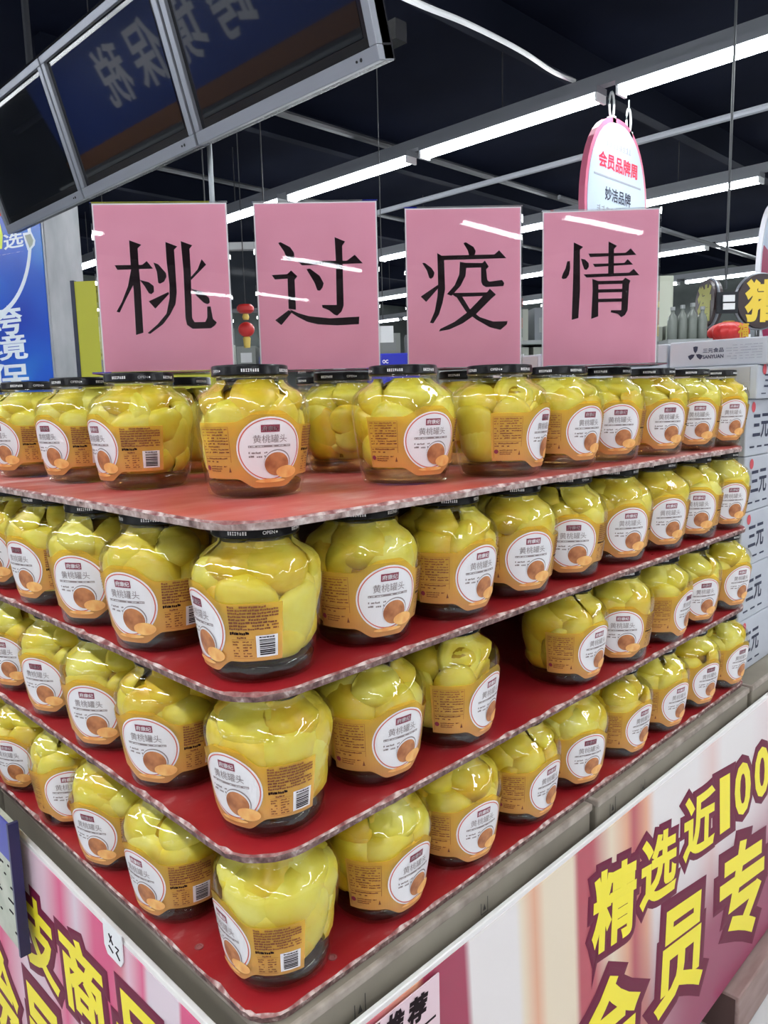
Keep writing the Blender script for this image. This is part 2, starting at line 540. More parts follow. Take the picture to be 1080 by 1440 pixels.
def prof_r(z):
    if z <= PROF[0][0]: return PROF[0][1]
    for (z0, r0), (z1, r1) in zip(PROF, PROF[1:]):
        if z <= z1:
            return r0 + (r1 - r0) * (z - z0) / (z1 - z0)
    return PROF[-1][1]


def wrap(u, v, off=0.0):
    """label coordinates (u along the girth in metres from the label centre, v height) to the jar surface; label centre faces -y"""
    ph = u / 0.0520
    a = ph - PI / 2
    r = prof_r(v) * sec(a) + off
    return Vector((r * math.cos(a), r * math.sin(a), v))


m_glass = see_through('jar_glass', (0.995, 0.99, 0.95), 0.04, 1.54, 55, 0.55, 0.24)
m_gbase = see_through('thick_glass_base', (0.60, 0.46, 0.27), 0.05, 1.5, 0, 0, 0.3)  # dark amber tint stands in for dark surroundings refracted in the base
m_lid = mat('black_lid', (0.005, 0.0045, 0.006), 0.28, 0.0, 0.22)
m_peach = mat('peach_flesh', (0.72, 0.56, 0.05), 0.35)
N, L, B = nt(m_peach)
tc = N.new('ShaderNodeTexCoord'); oi = N.new('ShaderNodeObjectInfo')
n1 = N.new('ShaderNodeTexNoise'); n1.noise_dimensions = '4D'; n1.inputs['Scale'].default_value = 26; n1.inputs['Detail'].default_value = 4
L.new(tc.outputs['Object'], n1.inputs['Vector']); L.new(oi.outputs['Random'], n1.inputs['W'])
r1 = ramp(N, [(0.22, (0.70, 0.42, 0.02)), (0.42, (0.75, 0.57, 0.04)), (0.60, (0.75, 0.66, 0.075)), (0.8, (0.84, 0.79, 0.20))])
ad = N.new('ShaderNodeMath'); ad.operation = 'MULTIPLY_ADD'; ad.inputs[1].default_value = 0.22; ad.inputs[2].default_value = -0.09
L.new(oi.outputs['Random'], ad.inputs[0])
ad2 = N.new('ShaderNodeMath'); ad2.operation = 'ADD'
L.new(n1.outputs['Fac'], ad2.inputs[0]); L.new(ad.outputs[0], ad2.inputs[1])
L.new(ad2.outputs[0], r1.inputs[0]); L.new(r1.outputs[0], B.inputs['Base Color'])
B.inputs['Subsurface Weight'].default_value = 0.0
# label materials
def label_film(name, lo, hi, clear):
    m = bpy.data.materials.new(name); m.use_nodes = True
    N = m.node_tree.nodes; L = m.node_tree.links
    B = N['Principled BSDF']; B.inputs['Roughness'].default_value = 0.3
    tc = N.new('ShaderNodeTexCoord'); sp = N.new('ShaderNodeSeparateXYZ')
    L.new(tc.outputs['Object'], sp.inputs[0])
    mr = N.new('ShaderNodeMapRange'); mr.inputs['From Min'].default_value = 0.010; mr.inputs['From Max'].default_value = 0.078
    L.new(sp.outputs['Z'], mr.inputs['Value'])
    r = ramp(N, [(0.0, lo), (0.35, tuple((a * 0.5 + b * 0.5) for a, b in zip(lo, hi))), (1.0, hi)])
    L.new(mr.outputs[0], r.inputs[0]); L.new(r.outputs[0], B.inputs['Base Color'])
    t = N.new('ShaderNodeBsdfTransparent'); L.new(r.outputs[0], t.inputs[0])
    rc = ramp(N, [(0.0, (clear * 0.5,) * 3), (1.0, (clear,) * 3)])
    L.new(mr.outputs[0], rc.inputs[0])
    mx = N.new('ShaderNodeMixShader')
    L.new(rc.outputs[0], mx.inputs[0]); L.new(B.outputs[0], mx.inputs[1]); L.new(t.outputs[0], mx.inputs[2])
    L.new(mx.outputs[0], N['Material Output'].inputs[0])
    return m


m_film = label_film('label_orange_film', (0.93, 0.40, 0.14), (0.98, 0.74, 0.15), 0.76)
m_lwhite = mat('label_white', (0.80, 0.78, 0.80), 0.35)
m_lring = mat('label_ring', (0.62, 0.12, 0.08), 0.4)
m_lbrown = mat('label_ink', (0.16, 0.05, 0.02), 0.6)
m_lgrey = mat('label_grey_ink', (0.27, 0.22, 0.22), 0.6)
m_lpeach = mat('label_peach', (0.45, 0.15, 0.05), 0.5)
noisy(m_lpeach, 90, [(0.3, (0.30, 0.09, 0.03)), (0.7, (0.62, 0.25, 0.09))], detail=2)
m_lslice = mat('label_slice', (0.85, 0.42, 0.13), 0.5)
noisy(m_lslice, 110, [(0.3, (0.78, 0.33, 0.09)), (0.7, (0.90, 0.55, 0.18))], detail=2)
m_lwine = mat('label_wine', (0.25, 0.03, 0.06), 0.5)
LAB = [m_film, m_lwhite, m_lring, m_lbrown, m_lgrey, m_lpeach, m_lslice, m_lwine, M['print_black']]


def smooth01(x):
    x = max(0.0, min(1.0, x)); return x * x * (3 - 2 * x)


def label_mesh():
    mb = MB()
    c0 = 0.37 * JH                       # height of the white disc's centre
    uL, uR = -0.069, 0.076
    def vt(u):
        side = 0.575 * JH if u < 0 else 0.545 * JH
        k = smooth01((abs(u) - 0.008) / 0.024)
        return 0.655 * JH * (1 - k) + side * k
    def vb(u):
        side = 0.155 * JH if u < 0 else 0.165 * JH
        k = smooth01((abs(u) - 0.014) / 0.020)
        return 0.082 * JH * (1 - k) + side * k
    nu, nv = 56, 6
    v = []; f = []
    for i in range(nu + 1):
        u = uL + (uR - uL) * i / nu
        a, b = vb(u), vt(u)
        for j in range(nv + 1):
            v.append(wrap(u, a + (b - a) * j / nv, 0.0006))
    for i in range(nu):
        for j in range(nv):
            k = i * (nv + 1) + j
            f.append((k, k + nv + 1, k + nv + 2, k + 1))
    mb.add(v, f, 0)

    def poly(pts, m, off):                # small flat print, corners wrapped
        mb.add([wrap(x, y, off) for x, y in pts], [tuple(range(len(pts)))], m)

    def rect(x0, x1, y0, y1, m, off):
        n = max(1, int(abs(x1 - x0) / 0.006))
        for k in range(n):
            a = x0 + (x1 - x0) * k / n; b = x0 + (x1 - x0) * (k + 1) / n
            poly([(a, y0), (b, y0), (b, y1), (a, y1)], m, off)

    def disc(cx, cy, rx, ry, m, off, rings=5, n=40, r_in=0.0, a0=0.0, a1=2 * PI):
        v = []; f = []
        for j in range(rings + 1):
            q = r_in + (1 - r_in) * j / rings
            for k in range(n + 1):
                a = a0 + (a1 - a0) * k / n
                v.append(wrap(cx + rx * q * math.cos(a), cy + ry * q * math.sin(a), off))
        for j in range(rings):
            for k in range(n):
                i = j * (n + 1) + k
                f.append((i, i + n + 1, i + n + 2, i + 1))
        mb.add(v, f, m)

    def writing(body, cx, cy, wd, ht, m, off, bold=0.0):
        vs, fs = frame_text(body, cx - wd / 2, cx + wd / 2, cy - ht / 2, cy + ht / 2, bold)
        mb.add([wrap(x, y, off) for x, y, z in vs], fs, m)

    rnd = random.Random(7)

    def rows(x0, x1, y0, y1, n, m, off, dens=0.8, cell=0.0019, hf=0.62):
        dy = (y1 - y0) / n
        for r_ in range(n):
            yy = y0 + dy * r_
            x = x0
            end = x1 - (0.0 if rnd.random() < 0.7 else rnd.random() * (x1 - x0) * 0.5)
            while x < end:
                wv = cell * rnd.choice((0.6, 0.8, 0.8, 1.6))
                if rnd.random() < dens:
                    h0 = yy + dy * (0.5 - hf / 2) + rnd.random() * dy * 0.15
                    poly([(x, h0), (min(x + wv * 0.85, x1), h0), (min(x + wv * 0.85, x1), h0 + dy * hf * rnd.uniform(0.6, 1)), (x, h0 + dy * hf * rnd.uniform(0.6, 1))], m, off)
                x += wv

    # medallion
    disc(0, c0, 0.0305, 0.0295, 1, 0.0009, 6, 48)
    disc(0, c0, 0.0290, 0.0280, 2, 0.0011, 1, 48, r_in=0.965)
    poly_off = 0.0013
    rect(-0.0085, 0.0085, c0 + 0.0155, c0 + 0.0222, 7, 0.0012)
    writing('府康纪', 0, c0 + 0.01885, 0.0150, 0.0046, 1, 0.0014, 0.02)
    writing('黄桃罐头', 0.0, c0 + 0.0095, 0.0310, 0.0074, 4, poly_off, 0.0)
    rect(-0.020, 0.0195, c0 + 0.0018, c0 + 0.0038, 4, poly_off)
    rows(-0.0195, 0.019, c0 + 0.0020, c0 + 0.0036, 1, 1, 0.0015, 0.45, 0.0016, 0.5)
    rows(-0.020, 0.000, c0 - 0.0085, c0 - 0.0012, 2, 4, poly_off, 0.7, 0.0022, 0.5)
    # printed peach half and slice
    disc(0.0068, c0 - 0.0122, 0.0132, 0.0117, 4, 0.00125, 4, 28)
    disc(0.0064, c0 - 0.0128, 0.0127, 0.0113, 1, 0.0014, 4, 28)
    disc(0.0062, c0 - 0.0138, 0.0120, 0.0108, 5, 0.00155, 4, 28)
    disc(0.0165, c0 - 0.0215, 0.0110, 0.0058, 6, 0.0017, 4, 28)
    disc(0.000, c0 - 0.0290, 0.0150, 0.0018, 6, 0.00165, 3, 28)
    # left panel: product facts
    rect(-0.0665, -0.0662, 0.022, 0.066, 3, 0.0011); rect(-0.0365, -0.0362, 0.034, 0.066, 3, 0.0011)
    rect(-0.0665, -0.0362, 0.066, 0.0663, 3, 0.0011); rect(-0.0665, -0.0362, 0.0395, 0.0398, 3, 0.0011)
    rows(-0.0655, -0.0610, 0.042, 0.0655, 9, 3, 0.0011, 0.8, 0.0018, 0.5)
    rows(-0.0595, -0.0372, 0.042, 0.0655, 9, 3, 0.0011, 0.92, 0.0017, 0.5)
    rows(-0.0655, -0.0372, 0.0335, 0.0390, 2, 3, 0.0011, 0.85, 0.0018, 0.5)
    disc(-0.0637, 0.0290, 0.0024, 0.0024, 7, 0.0012, 2, 16)
    rows(-0.0600, -0.0410, 0.0250, 0.0315, 3, 3, 0.0011, 0.85, 0.0018, 0.5)
    poly([(-0.0395, 0.0250), (-0.0370, 0.0250), (-0.0382, 0.0300)], 3, 0.0011)
    # right panel: dense text, table, bar code
    rows(0.0345, 0.0725, 0.0455, 0.0655, 8, 3, 0.0011, 0.90, 0.0024, 0.72)
    rows(0.0345, 0.0600, 0.0415, 0.0450, 1, 8, 0.0011, 0.97, 0.0020, 0.75)
    rows(0.0400, 0.0470, 0.0385, 0.0410, 1, 3, 0.0011, 0.9, 0.0018, 0.7)
    rows(0.0360, 0.0410, 0.0235, 0.0375, 6, 3, 0.0011, 0.8, 0.0018, 0.5)
    rows(0.0440, 0.0510, 0.0235, 0.0375, 6, 3, 0.0011, 0.7, 0.0018, 0.5)
    rect(0.0355, 0.0530, 0.0381, 0.0383, 3, 0.0011); rect(0.0355, 0.0530, 0.0228, 0.0230, 3, 0.0011)
    rect(0.0545, 0.0718, 0.0235, 0.0412, 1, 0.0011)
    y = 0.0252
    while y < 0.0385:
        hgt = rnd.choice((0.0004, 0.0007, 0.0011))
        rect(0.0572, 0.0695, y, y + hgt, 8, 0.0013)
        y += hgt + rnd.choice((0.0004, 0.0006, 0.0008))
    rows(0.0572, 0.0690, 0.0388, 0.0405, 1, 8, 0.0013, 0.95, 0.0014, 0.7)
    return mesh('label', mb.v, mb.f, LAB, mb.m)


label_me = label_mesh()
g = MB().lathe([(r, z) for z, r in PROF], 48, 0, sec, True)
glass_me = mesh('glass_body', g.v, g.f, m_glass, g.m, True)
g = MB().lathe([(PROF[0][1] * 0.93, 0.0012), (PROF[1][1] * 0.96, 0.004), (PROF[3][1] * 0.965, 0.0125), (PROF[3][1] * 0.90, 0.0150)], 40, 0, sec, True)
base_me = mesh('glass_base', g.v, g.f, m_gbase, g.m, True)
RL = 0.297 / 0.452 * RJ
lp = [(RL * 0.96, 0.917), (RL, 0.921), (RL * 1.012, 0.926), (RL * 1.0, 0.932), (RL, 0.985), (RL * 0.985, 0.996), (RL * 0.95, 0.9995), (RL * 0.90, 0.9995), (RL * 0.87, 0.994), (RL * 0.3, 0.994)]
g = MB().lathe([(r, z * JH) for r, z in lp], 44)
lid_me = mesh('lid', g.v, g.f, m_lid, g.m, True)
m_syrup_shade = mat('syrup_gap_shade', (0.40, 0.25, 0.015), 0.25)  # opaque syrup body; its dark amber paints the shade between the peaches
g = MB().lathe([(r * f_ - 0.0190, z) for z, r, f_ in ((0.0185, prof_r(0.0185), 0.97), (0.03, prof_r(0.03), 1), (0.05, prof_r(0.05), 1), (0.07, prof_r(0.07), 1), (0.082, prof_r(0.082), 1), (0.092, prof_r(0.092), 1), (0.098, prof_r(0.098), 0.98), (0.103, prof_r(0.103), 0.97))], 40, 0, sec, True)
syrup_me = mesh('syrup', g.v, g.f, m_syrup_shade, g.m, True)
# lid writing: OPEN mark and a row of small illegible characters
mb = MB()
def lidpt(u, v): 
    a = u / RL - PI / 2
    return Vector(((RL + 0.0004) * math.cos(a), (RL + 0.0004) * math.sin(a), v))
uc = 0.0
vs, fs = frame_text('OPEN', uc - 0.0055, uc + 0.0045, 0.1156, 0.1183, 0.01)
mb.add([lidpt(x, y) for x, y, z in vs], fs)
mb.add([lidpt(uc + 0.0062 + 0.0009 * math.cos(k), 0.1169 + 0.0009 * math.sin(k)) for k in [i * PI / 4 for i in range(8)]], [tuple(range(8))])
open_me = mesh('open_mark', mb.v, mb.f, M['white_ink'], mb.m)
rnd = random.Random(3)
mb = MB()
for k in range(8):
    x = -0.0084 + k * 0.0021
    for q in range(3):
        yy = 0.1156 + q * 0.0010
        if rnd.random() < 0.8:
            mb.add([lidpt(x, yy), lidpt(x + 0.0014, yy), lidpt(x + 0.0014, yy + 0.0006), lidpt(x, yy + 0.0006)], [(0, 1, 2, 3)])
    mb.add([lidpt(x + 0.0005, 0.1155), lidpt(x + 0.0010, 0.1155), lidpt(x + 0.0010, 0.1183), lidpt(x + 0.0005, 0.1183)], [(0, 1, 2, 3)])
lidrow_me = mesh('lid_lettering', mb.v, mb.f, M['white_ink'], mb.m)

# peach halves pressed against the inside of the glass
bm = bmesh.new(); bmesh.ops.create_icosphere(bm, subdivisions=3, radius=1.0)
ICO_V = [v.co.copy() for v in bm.verts]; ICO_F = [tuple(v.index for v in f.verts) for f in bm.faces]
bm.free()


def peach_mesh(center, radii, rot, half):
    q = rot.to_matrix()
    ac = math.atan2(center.y, center.x)
    core_free = math.hypot(center.x, center.y) > 0.012
    vs = []
    for p in ICO_V:
        x, y, z = p
        if half:
            lim = 0.12
            if x > lim:
                rr = y * y + z * z
                x = lim + 0.10 * (x - lim) - 0.30 * math.exp(-rr / 0.16) * (1 - rr)
        # crease of the fruit
        x -= 0.05 * math.exp(-(y * y) / 0.01) * max(0, -x)
        w_ = q @ Vector((x * radii[0], y * radii[1], z * radii[2]))
        w_ = w_ + center
        zz = min(max(w_.z, 0.0165), 0.1090)
        rad = math.hypot(w_.x, w_.y)
        a = math.atan2(w_.y, w_.x)
        da = (a - ac + PI) % (2 * PI) - PI
        d2 = (da * 0.050) ** 2 + (zz - center.z) ** 2
        lim = prof_r(zz) * sec(a) - 0.0018 - 6.5 * (min(d2, 0.0009) if core_free else 0.0005)      # flattest where the fruit presses on the glass
        if zz < 0.026: lim -= (0.026 - zz) * 0.6
        if rad > lim:
            w_.x *= lim / rad; w_.y *= lim / rad
        # ease the floor and neck contact
        w_.z = zz
        vs.append(w_)
    return mesh('peach_half', vs, ICO_F, m_peach, None, True)


VAR = []
for vi in range(6):
    rnd = random.Random(100 + vi * 7)
    lst = []
    if vi % 3 == 0:      # a few large halves
        lay = [(0.030, 4, 0.0285, 1.06), (0.061, 5, 0.0325, 1.02), (0.088, 4, 0.0265, 0.98)]
    else:                # many smaller ones
        lay = [(0.027, 6, 0.0310, 0.90), (0.049, 6, 0.0350, 0.93), (0.071, 6, 0.0360, 0.94), (0.093, 5, 0.0270, 0.90)]
    off = rnd.random() * 6
    for li, (zc, n, rad0, sz) in enumerate(lay):
        off += rnd.uniform(0.4, 0.9)
        for k in range(n):
            a = off + 2 * PI * k / n + rnd.uniform(-0.18, 0.18)
            rad = rad0 + rnd.uniform(-0.002, 0.002)
            z = zc + rnd.uniform(-0.007, 0.007)
            big = rnd.uniform(0.90, 1.14) * sz
            radii = (0.0250 * big, 0.0310 * big, 0.0240 * big * rnd.uniform(0.88, 1.22))
            rot = Matrix.Rotation(a + PI + rnd.uniform(-0.6, 0.6), 3, 'Z') @ Matrix.Rotation(rnd.uniform(-0.6, 0.6), 3, 'Y') @ Matrix.Rotation(rnd.uniform(-1.2, 1.2), 3, 'X')
            half = rnd.random() < 0.6
            if rnd.random() < 0.18: rot = rot @ Matrix.Rotation(PI, 3, 'Z')
            lst.append(peach_mesh(Vector((rad * math.cos(a), rad * math.sin(a), z)), radii, rot.to_quaternion(), half))
    lst.append(peach_mesh(Vector((0.002, 0.001, 0.046)), (0.041, 0.039, 0.036), Matrix.Identity(3).to_quaternion(), False))
    lst.append(peach_mesh(Vector((0.001, 0, 0.084)), (0.036, 0.037, 0.020), Matrix.Identity(3).to_quaternion(), False))
    VAR.append(lst)

jar_n = 0


def jar(x, y, z, facing, label):
    """facing: degrees the label's centre is turned to the viewer's right from straight at the viewer"""
    global jar_n
    c = Vector((CAM.x - x, CAM.y - y)); c.normalize()
    rx = Vector((RT.x, RT.y)).normalized()
    # the viewer's right, square to the line of sight to this jar
    rx = (rx - c * rx.dot(c)).normalized()
    d = c * math.cos(R(facing)) + rx * math.sin(R(facing))
    psi = math.atan2(d.x, -d.y)
    o = empty('peach_jar', (x, y, z), psi, label, 'jar', 'glass jars of yellow peaches')
    rnd = random.Random(900 + jar_n)
    obj('glass_body', glass_me, o)
    obj('glass_base', base_me, o)
    obj('syrup', syrup_me, o)
    ld = obj('lid', lid_me, o)
    ld.rotation_euler = (0, 0, rnd.uniform(-0.5, 0.5))
    for a in (0.34, -0.72, 1.9, -2.6):
        obj('lid_lettering', lidrow_me, ld).rotation_euler = (0, 0, a)
    for a in (1.05, -1.75):
        obj('open_mark', open_me, ld).rotation_euler = (0, 0, a)
    obj('label', label_me, o)
    tw = rnd.choice((0, PI / 2, PI, -PI / 2)) 
    for me in VAR[0 if jar_n == 0 else rnd.randrange(len(VAR))]:
        p = obj('peach_half', me, o)
        p.rotation_euler = (0, 0, tw)
    if z < -0.05: o.scale = (1, 1, 1.032)      # the lids touch the board above
    jar_n += 1
    return o


LEVN = ['top board', 'second board', 'third board', 'lowest board']
ords = ORD


def rowlabel(lv, side, k):
    if k == 0: return 'peach jar at the front corner of the %s' % LEVN[lv]
    return 'peach jar on the %s, %s side, %s after the corner jar' % (LEVN[lv], side, ords[k - 1])


jr = random.Random(12)
def J(v, s=0.0025): return v + jr.uniform(-s, s)

# top board
z = LZ[0] + 0.0004
TOPR = [(0.128, 0.154, 17), (0.288, 0.104, 33), (0.404, 0.064, 66), (0.523, 0.064, 45), (0.638, 0.066, 25), (0.753, 0.058, 33), (0.867, 0.056, 26), (0.981, 0.058, 38)]
for k, (x, y, a) in enumerate(TOPR):
    jar(x, y, z, a, rowlabel(0, 'right', k))
for k, (x, y, a) in enumerate([(0.100, 0.319, -62), (0.096, 0.452, -55), (0.088, 0.590, -55), (0.080, 0.735, -50)]):
    jar(x, y, z, a, rowlabel(0, 'left', k + 1))
BACK = [(0.228, 0.300, -150, 'peach jar behind the front one, left of the second pink sign'), (0.345, 0.262, 140, 'peach jar standing under the second pink sign from the left'),
        (0.500, 0.190, 150, 'peach jar standing under the third pink sign from the left'), (0.415, 0.385, 120, 'peach jar far behind, under the gap between second and third pink signs'),
        (0.630, 0.185, 120, 'peach jar in the second row behind the fourth pink sign'), (0.222, 0.437, 170, 'peach jar in the second row behind the leftmost pink sign')]
for (x, y, a, lb_) in BACK:
    jar(x, y, z, a, lb_)

RA = {1: [-64, 27, 45, 30, 15, 30, 33, 22, 34], 2: [-42, 36, 58, None, 54, 15, 68, 38, 50], 3: [-60, 45, 40, 54, 37, 56, 53, 51, 58]}
LA = {1: [-41, -34, -55, -50, -48, -50], 2: [-33, -34, -44, -44, -50, -50], 3: [-53, -44, -12, -43, -45, -50]}
RYO = {1: 0.060, 2: 0.056, 3: 0.054}
for lv in (1, 2, 3):
    z = LZ[lv] + 0.0004
    kk = 0
    for k, a in enumerate(RA[lv]):
        if a is None: continue
        x = 0.064 + 0.1146 * k
        if k: x += jr.uniform(-0.001, 0.001)
        y = RYO[lv] - 0.0016 * k + (jr.uniform(-0.003, 0.003) if k else (0.0 if lv != 2 else 0.004))
        if k == 0 and lv != 2: x -= 0.005
        if lv == 2 and k == 4: y += 0.004; 
        jar(x, y, z, a, rowlabel(lv, 'right', kk)); kk += 1
    for k, a in enumerate(LA[lv]):
        jar(0.048 + jr.uniform(-0.003, 0.003), 0.061 + 0.1235 * (k + 1) + 0.008 + jr.uniform(-0.001, 0.001), z, a, rowlabel(lv, 'left', k + 1))

# ------------------------------------------------------------------ pink signs
m_pink = mat('pink_paper', (0.70, 0.24, 0.34), 0.6)
noisy(m_pink, 14, [(0.3, (0.88, 0.33, 0.46)), (0.7, (0.93, 0.37, 0.51))], detail=3)
m_paperw = mat('paper_white_edge', (0.80, 0.78, 0.80), 0.6)
m_acr = see_through('clear_acrylic', (0.985, 0.985, 0.985), 0.012, 1.22, 6, 0.06)
CHARS = {
    '桃': ([(40, 52), (1010, 85), (1055, 1385), (120, 1385)], [
        [(205, 536), (405, 540), (437, 512), (482, 572), (225, 572)],
        [(312, 347), (400, 385), (373, 412), (380, 560), (392, 720), (407, 1062), (354, 1078), (340, 720), (322, 560)],
        [(324, 570), (352, 640), (335, 700), (285, 800), (238, 902), (215, 895), (255, 820), (300, 700)],
        [(385, 655), (450, 675), (485, 705), (487, 750), (468, 768), (450, 760), (420, 705)],
        [(573, 370), (658, 408), (635, 432), (650, 760), (640, 850), (600, 930), (550, 1000), (455, 1073), (438, 1065), (510, 1000), (575, 920), (598, 800), (598, 700), (580, 520)],
        [(485, 525), (520, 540), (575, 610), (577, 640), (560, 675), (530, 690), (517, 680), (510, 600)],
        [(448, 822), (590, 755), (595, 770), (495, 880)],
        [(683, 368), (765, 403), (745, 430), (752, 600), (757, 960), (775, 992), (850, 992), (865, 960), (865, 875), (890, 875), (905, 970), (932, 998), (920, 1020), (890, 1042), (760, 1042), (720, 1010), (710, 960), (700, 600)],
        [(830, 512), (862, 555), (755, 668), (748, 650), (800, 590)],
        [(752, 735), (830, 760), (880, 810), (885, 845), (868, 858), (840, 845), (790, 790)]]),
    '过': ([(172, 15), (872, 35), (880, 1030), (200, 1025)], [
        [(312, 258), (325, 253), (380, 285), (402, 320), (403, 345), (388, 365), (370, 368), (360, 355), (345, 310)],
        [(272, 445), (360, 443), (383, 422), (418, 458), (402, 478), (407, 655), (365, 648), (362, 470), (290, 472)],
        [(287, 712), (365, 655), (385, 668), (322, 742)],
        [(370, 650), (420, 675), (480, 695), (600, 712), (765, 708), (762, 752), (640, 755), (530, 745), (470, 728), (420, 700), (385, 675)],
        [(422, 368), (700, 378), (745, 345), (790, 397), (445, 395)],
        [(633, 237), (692, 265), (675, 290), (678, 640), (665, 675), (640, 698), (622, 690), (595, 665), (558, 648), (555, 632), (638, 635), (638, 380)],
        [(470, 418), (490, 415), (545, 460), (567, 505), (560, 530), (545, 548), (530, 545), (515, 500)]]),
    '疫': ([(187, 57), (875, 68), (862, 1060), (190, 1055)], [
        [(530, 280), (545, 275), (590, 305), (602, 330), (598, 350), (580, 362), (562, 355), (555, 325)],
        [(375, 335), (400, 352), (712, 355), (740, 330), (782, 380), (415, 380), (418, 560), (402, 640), (380, 710), (345, 765), (325, 760), (355, 690), (372, 600), (377, 520)],
        [(285, 393), (300, 393), (340, 425), (357, 455), (350, 480), (335, 492), (325, 485), (312, 440)],
        [(273, 598), (375, 530), (378, 550), (305, 632)],
        [(508, 393), (540, 400), (640, 405), (655, 390), (678, 428), (662, 445), (668, 510), (680, 520), (755, 512), (768, 532), (762, 550), (660, 553), (640, 540), (632, 520), (632, 432), (545, 432), (540, 480), (510, 540), (455, 600), (428, 588), (475, 535), (503, 470)],
        [(450, 582), (665, 585), (682, 563), (718, 600), (690, 625), (600, 715), (520, 770), (440, 805), (378, 815), (385, 800), (470, 760), (545, 705), (600, 650), (640, 607), (478, 607)],
        [(480, 600), (520, 608), (560, 680), (620, 735), (700, 765), (785, 765), (780, 785), (742, 817), (680, 800), (600, 750), (540, 700)]]),
    '情': ([(92, 60), (1003, 45), (985, 1335), (88, 1330)], [
        [(282, 462), (303, 460), (305, 520), (295, 570), (275, 600), (250, 605), (238, 595), (248, 560), (268, 520)],
        [(332, 310), (405, 348), (380, 372), (382, 700), (370, 925), (318, 938), (328, 600)],
        [(388, 443), (420, 450), (448, 480), (450, 510), (432, 535), (415, 530), (400, 490)],
        [(445, 403), (735, 403), (775, 368), (820, 422), (460, 432)],
        [(480, 487), (725, 485), (752, 455), (795, 500), (497, 513)],
        [(408, 570), (765, 565), (800, 535), (845, 588), (432, 597)],
        [(602, 308), (668, 345), (645, 370), (645, 575), (600, 575)],
        [(477, 608), (525, 628), (525, 915), (470, 935), (480, 700)],
        [(500, 627), (715, 627), (735, 605), (775, 630), (765, 660), (755, 870), (735, 910), (705, 928), (680, 900), (622, 885), (625, 868), (705, 870), (712, 655), (500, 655)],
        [(520, 695), (715, 695), (715, 722), (520, 722)],
        [(520, 773), (715, 773), (715, 800), (520, 800)]]),
}
SIGN = [('桃', (149, 329), 524, 0.886, 0.1890, -4, 'leftmost'), ('过', (368, 535), 527, 0.94, 0.1995, -2, 'second from the left'),
        ('疫', (574, 733), 527, 0.985, 0.1995, -2, 'third from the left'), ('情', (763, 921), 522, 1.0, 0.1960, 2, 'rightmost')]
for ch, (xl, xr), yb, d, ht, yawd, nm in SIGN:
    xm = (xl + xr) / 2
    p = at(xm, yb, d)
    wd = (xr - xl) * d / FPX * 1.005
    rx = Vector((RT.x, RT.y)).normalized()
    yaw = math.atan2(rx.y, rx.x) + R(-yawd) * 0
    yaw += R(-yawd)
    o = empty('pink_sign', (p.x, p.y, LZ[0] + JH + 0.0008), yaw, 'pink paper sign in clear stand reading %s, %s of four' % (ch, nm), 'sign', 'pink signs on the jars')
    # local: x to the right, y away from the viewer
    sh = MB().box(-wd / 2, wd / 2, 0.0, 0.0006, 0.001, ht)
    sh.build('backing_sheet', m_paperw, o)
    e = 0.0016
    MB().box(-wd / 2 + e, wd / 2 - e, -0.0005, 0.0, 0.0015, ht - e).build('pink_paper', m_pink, o)
    hmg = homography(CHARS[ch][0], [(-wd / 2, ht), (wd / 2, ht), (wd / 2, 0), (-wd / 2, 0)])
    mb = MB()
    for st in CHARS[ch][1]:
        pts = [hmg(*q) for q in st]
        if sum(a[0] * b[1] - b[0] * a[1] for a, b in zip(pts, pts[1:] + pts[:1])) < 0: pts.reverse()
        n = len(pts)
        tri = tessellate_polygon([[Vector((a, b, 0)) for a, b in pts]])
        mb.add([(a, -0.0008, b) for a, b in pts], [tuple(t) for t in tri])
    mb.build('character', M['print_black'], o)
    ac = MB().box(-wd / 2 - 0.0012, wd / 2 + 0.0012, -0.0030, -0.0012, 0.0, ht + 0.001)
    ac.box(-wd / 2 - 0.0012, wd / 2 + 0.0012, 0.0009, 0.0026, 0.0, ht + 0.001)
    vv, ff = ac.v, ac.f
    MB().add(vv[:8], ff[:6]).build('front_sheet', m_acr, o)
    MB().add(vv[8:], [tuple(i - 8 for i in q) for q in ff[6:]]).build('back_sheet', m_acr, o)
    MB().box(-wd / 2, wd / 2, -0.045, 0.030, 0.0, 0.002).build('foot', m_acr, o)

# ------------------------------------------------------------------ promotional banners round the base
m_bwhite = mat('banner_edge', (0.78, 0.76, 0.74), 0.6)
m_yel = mat('banner_yellow', (0.92, 0.79, 0.03), 0.45)
m_maroon = mat('banner_maroon', (0.15, 0.007, 0.040), 0.5, 0, 0.2)


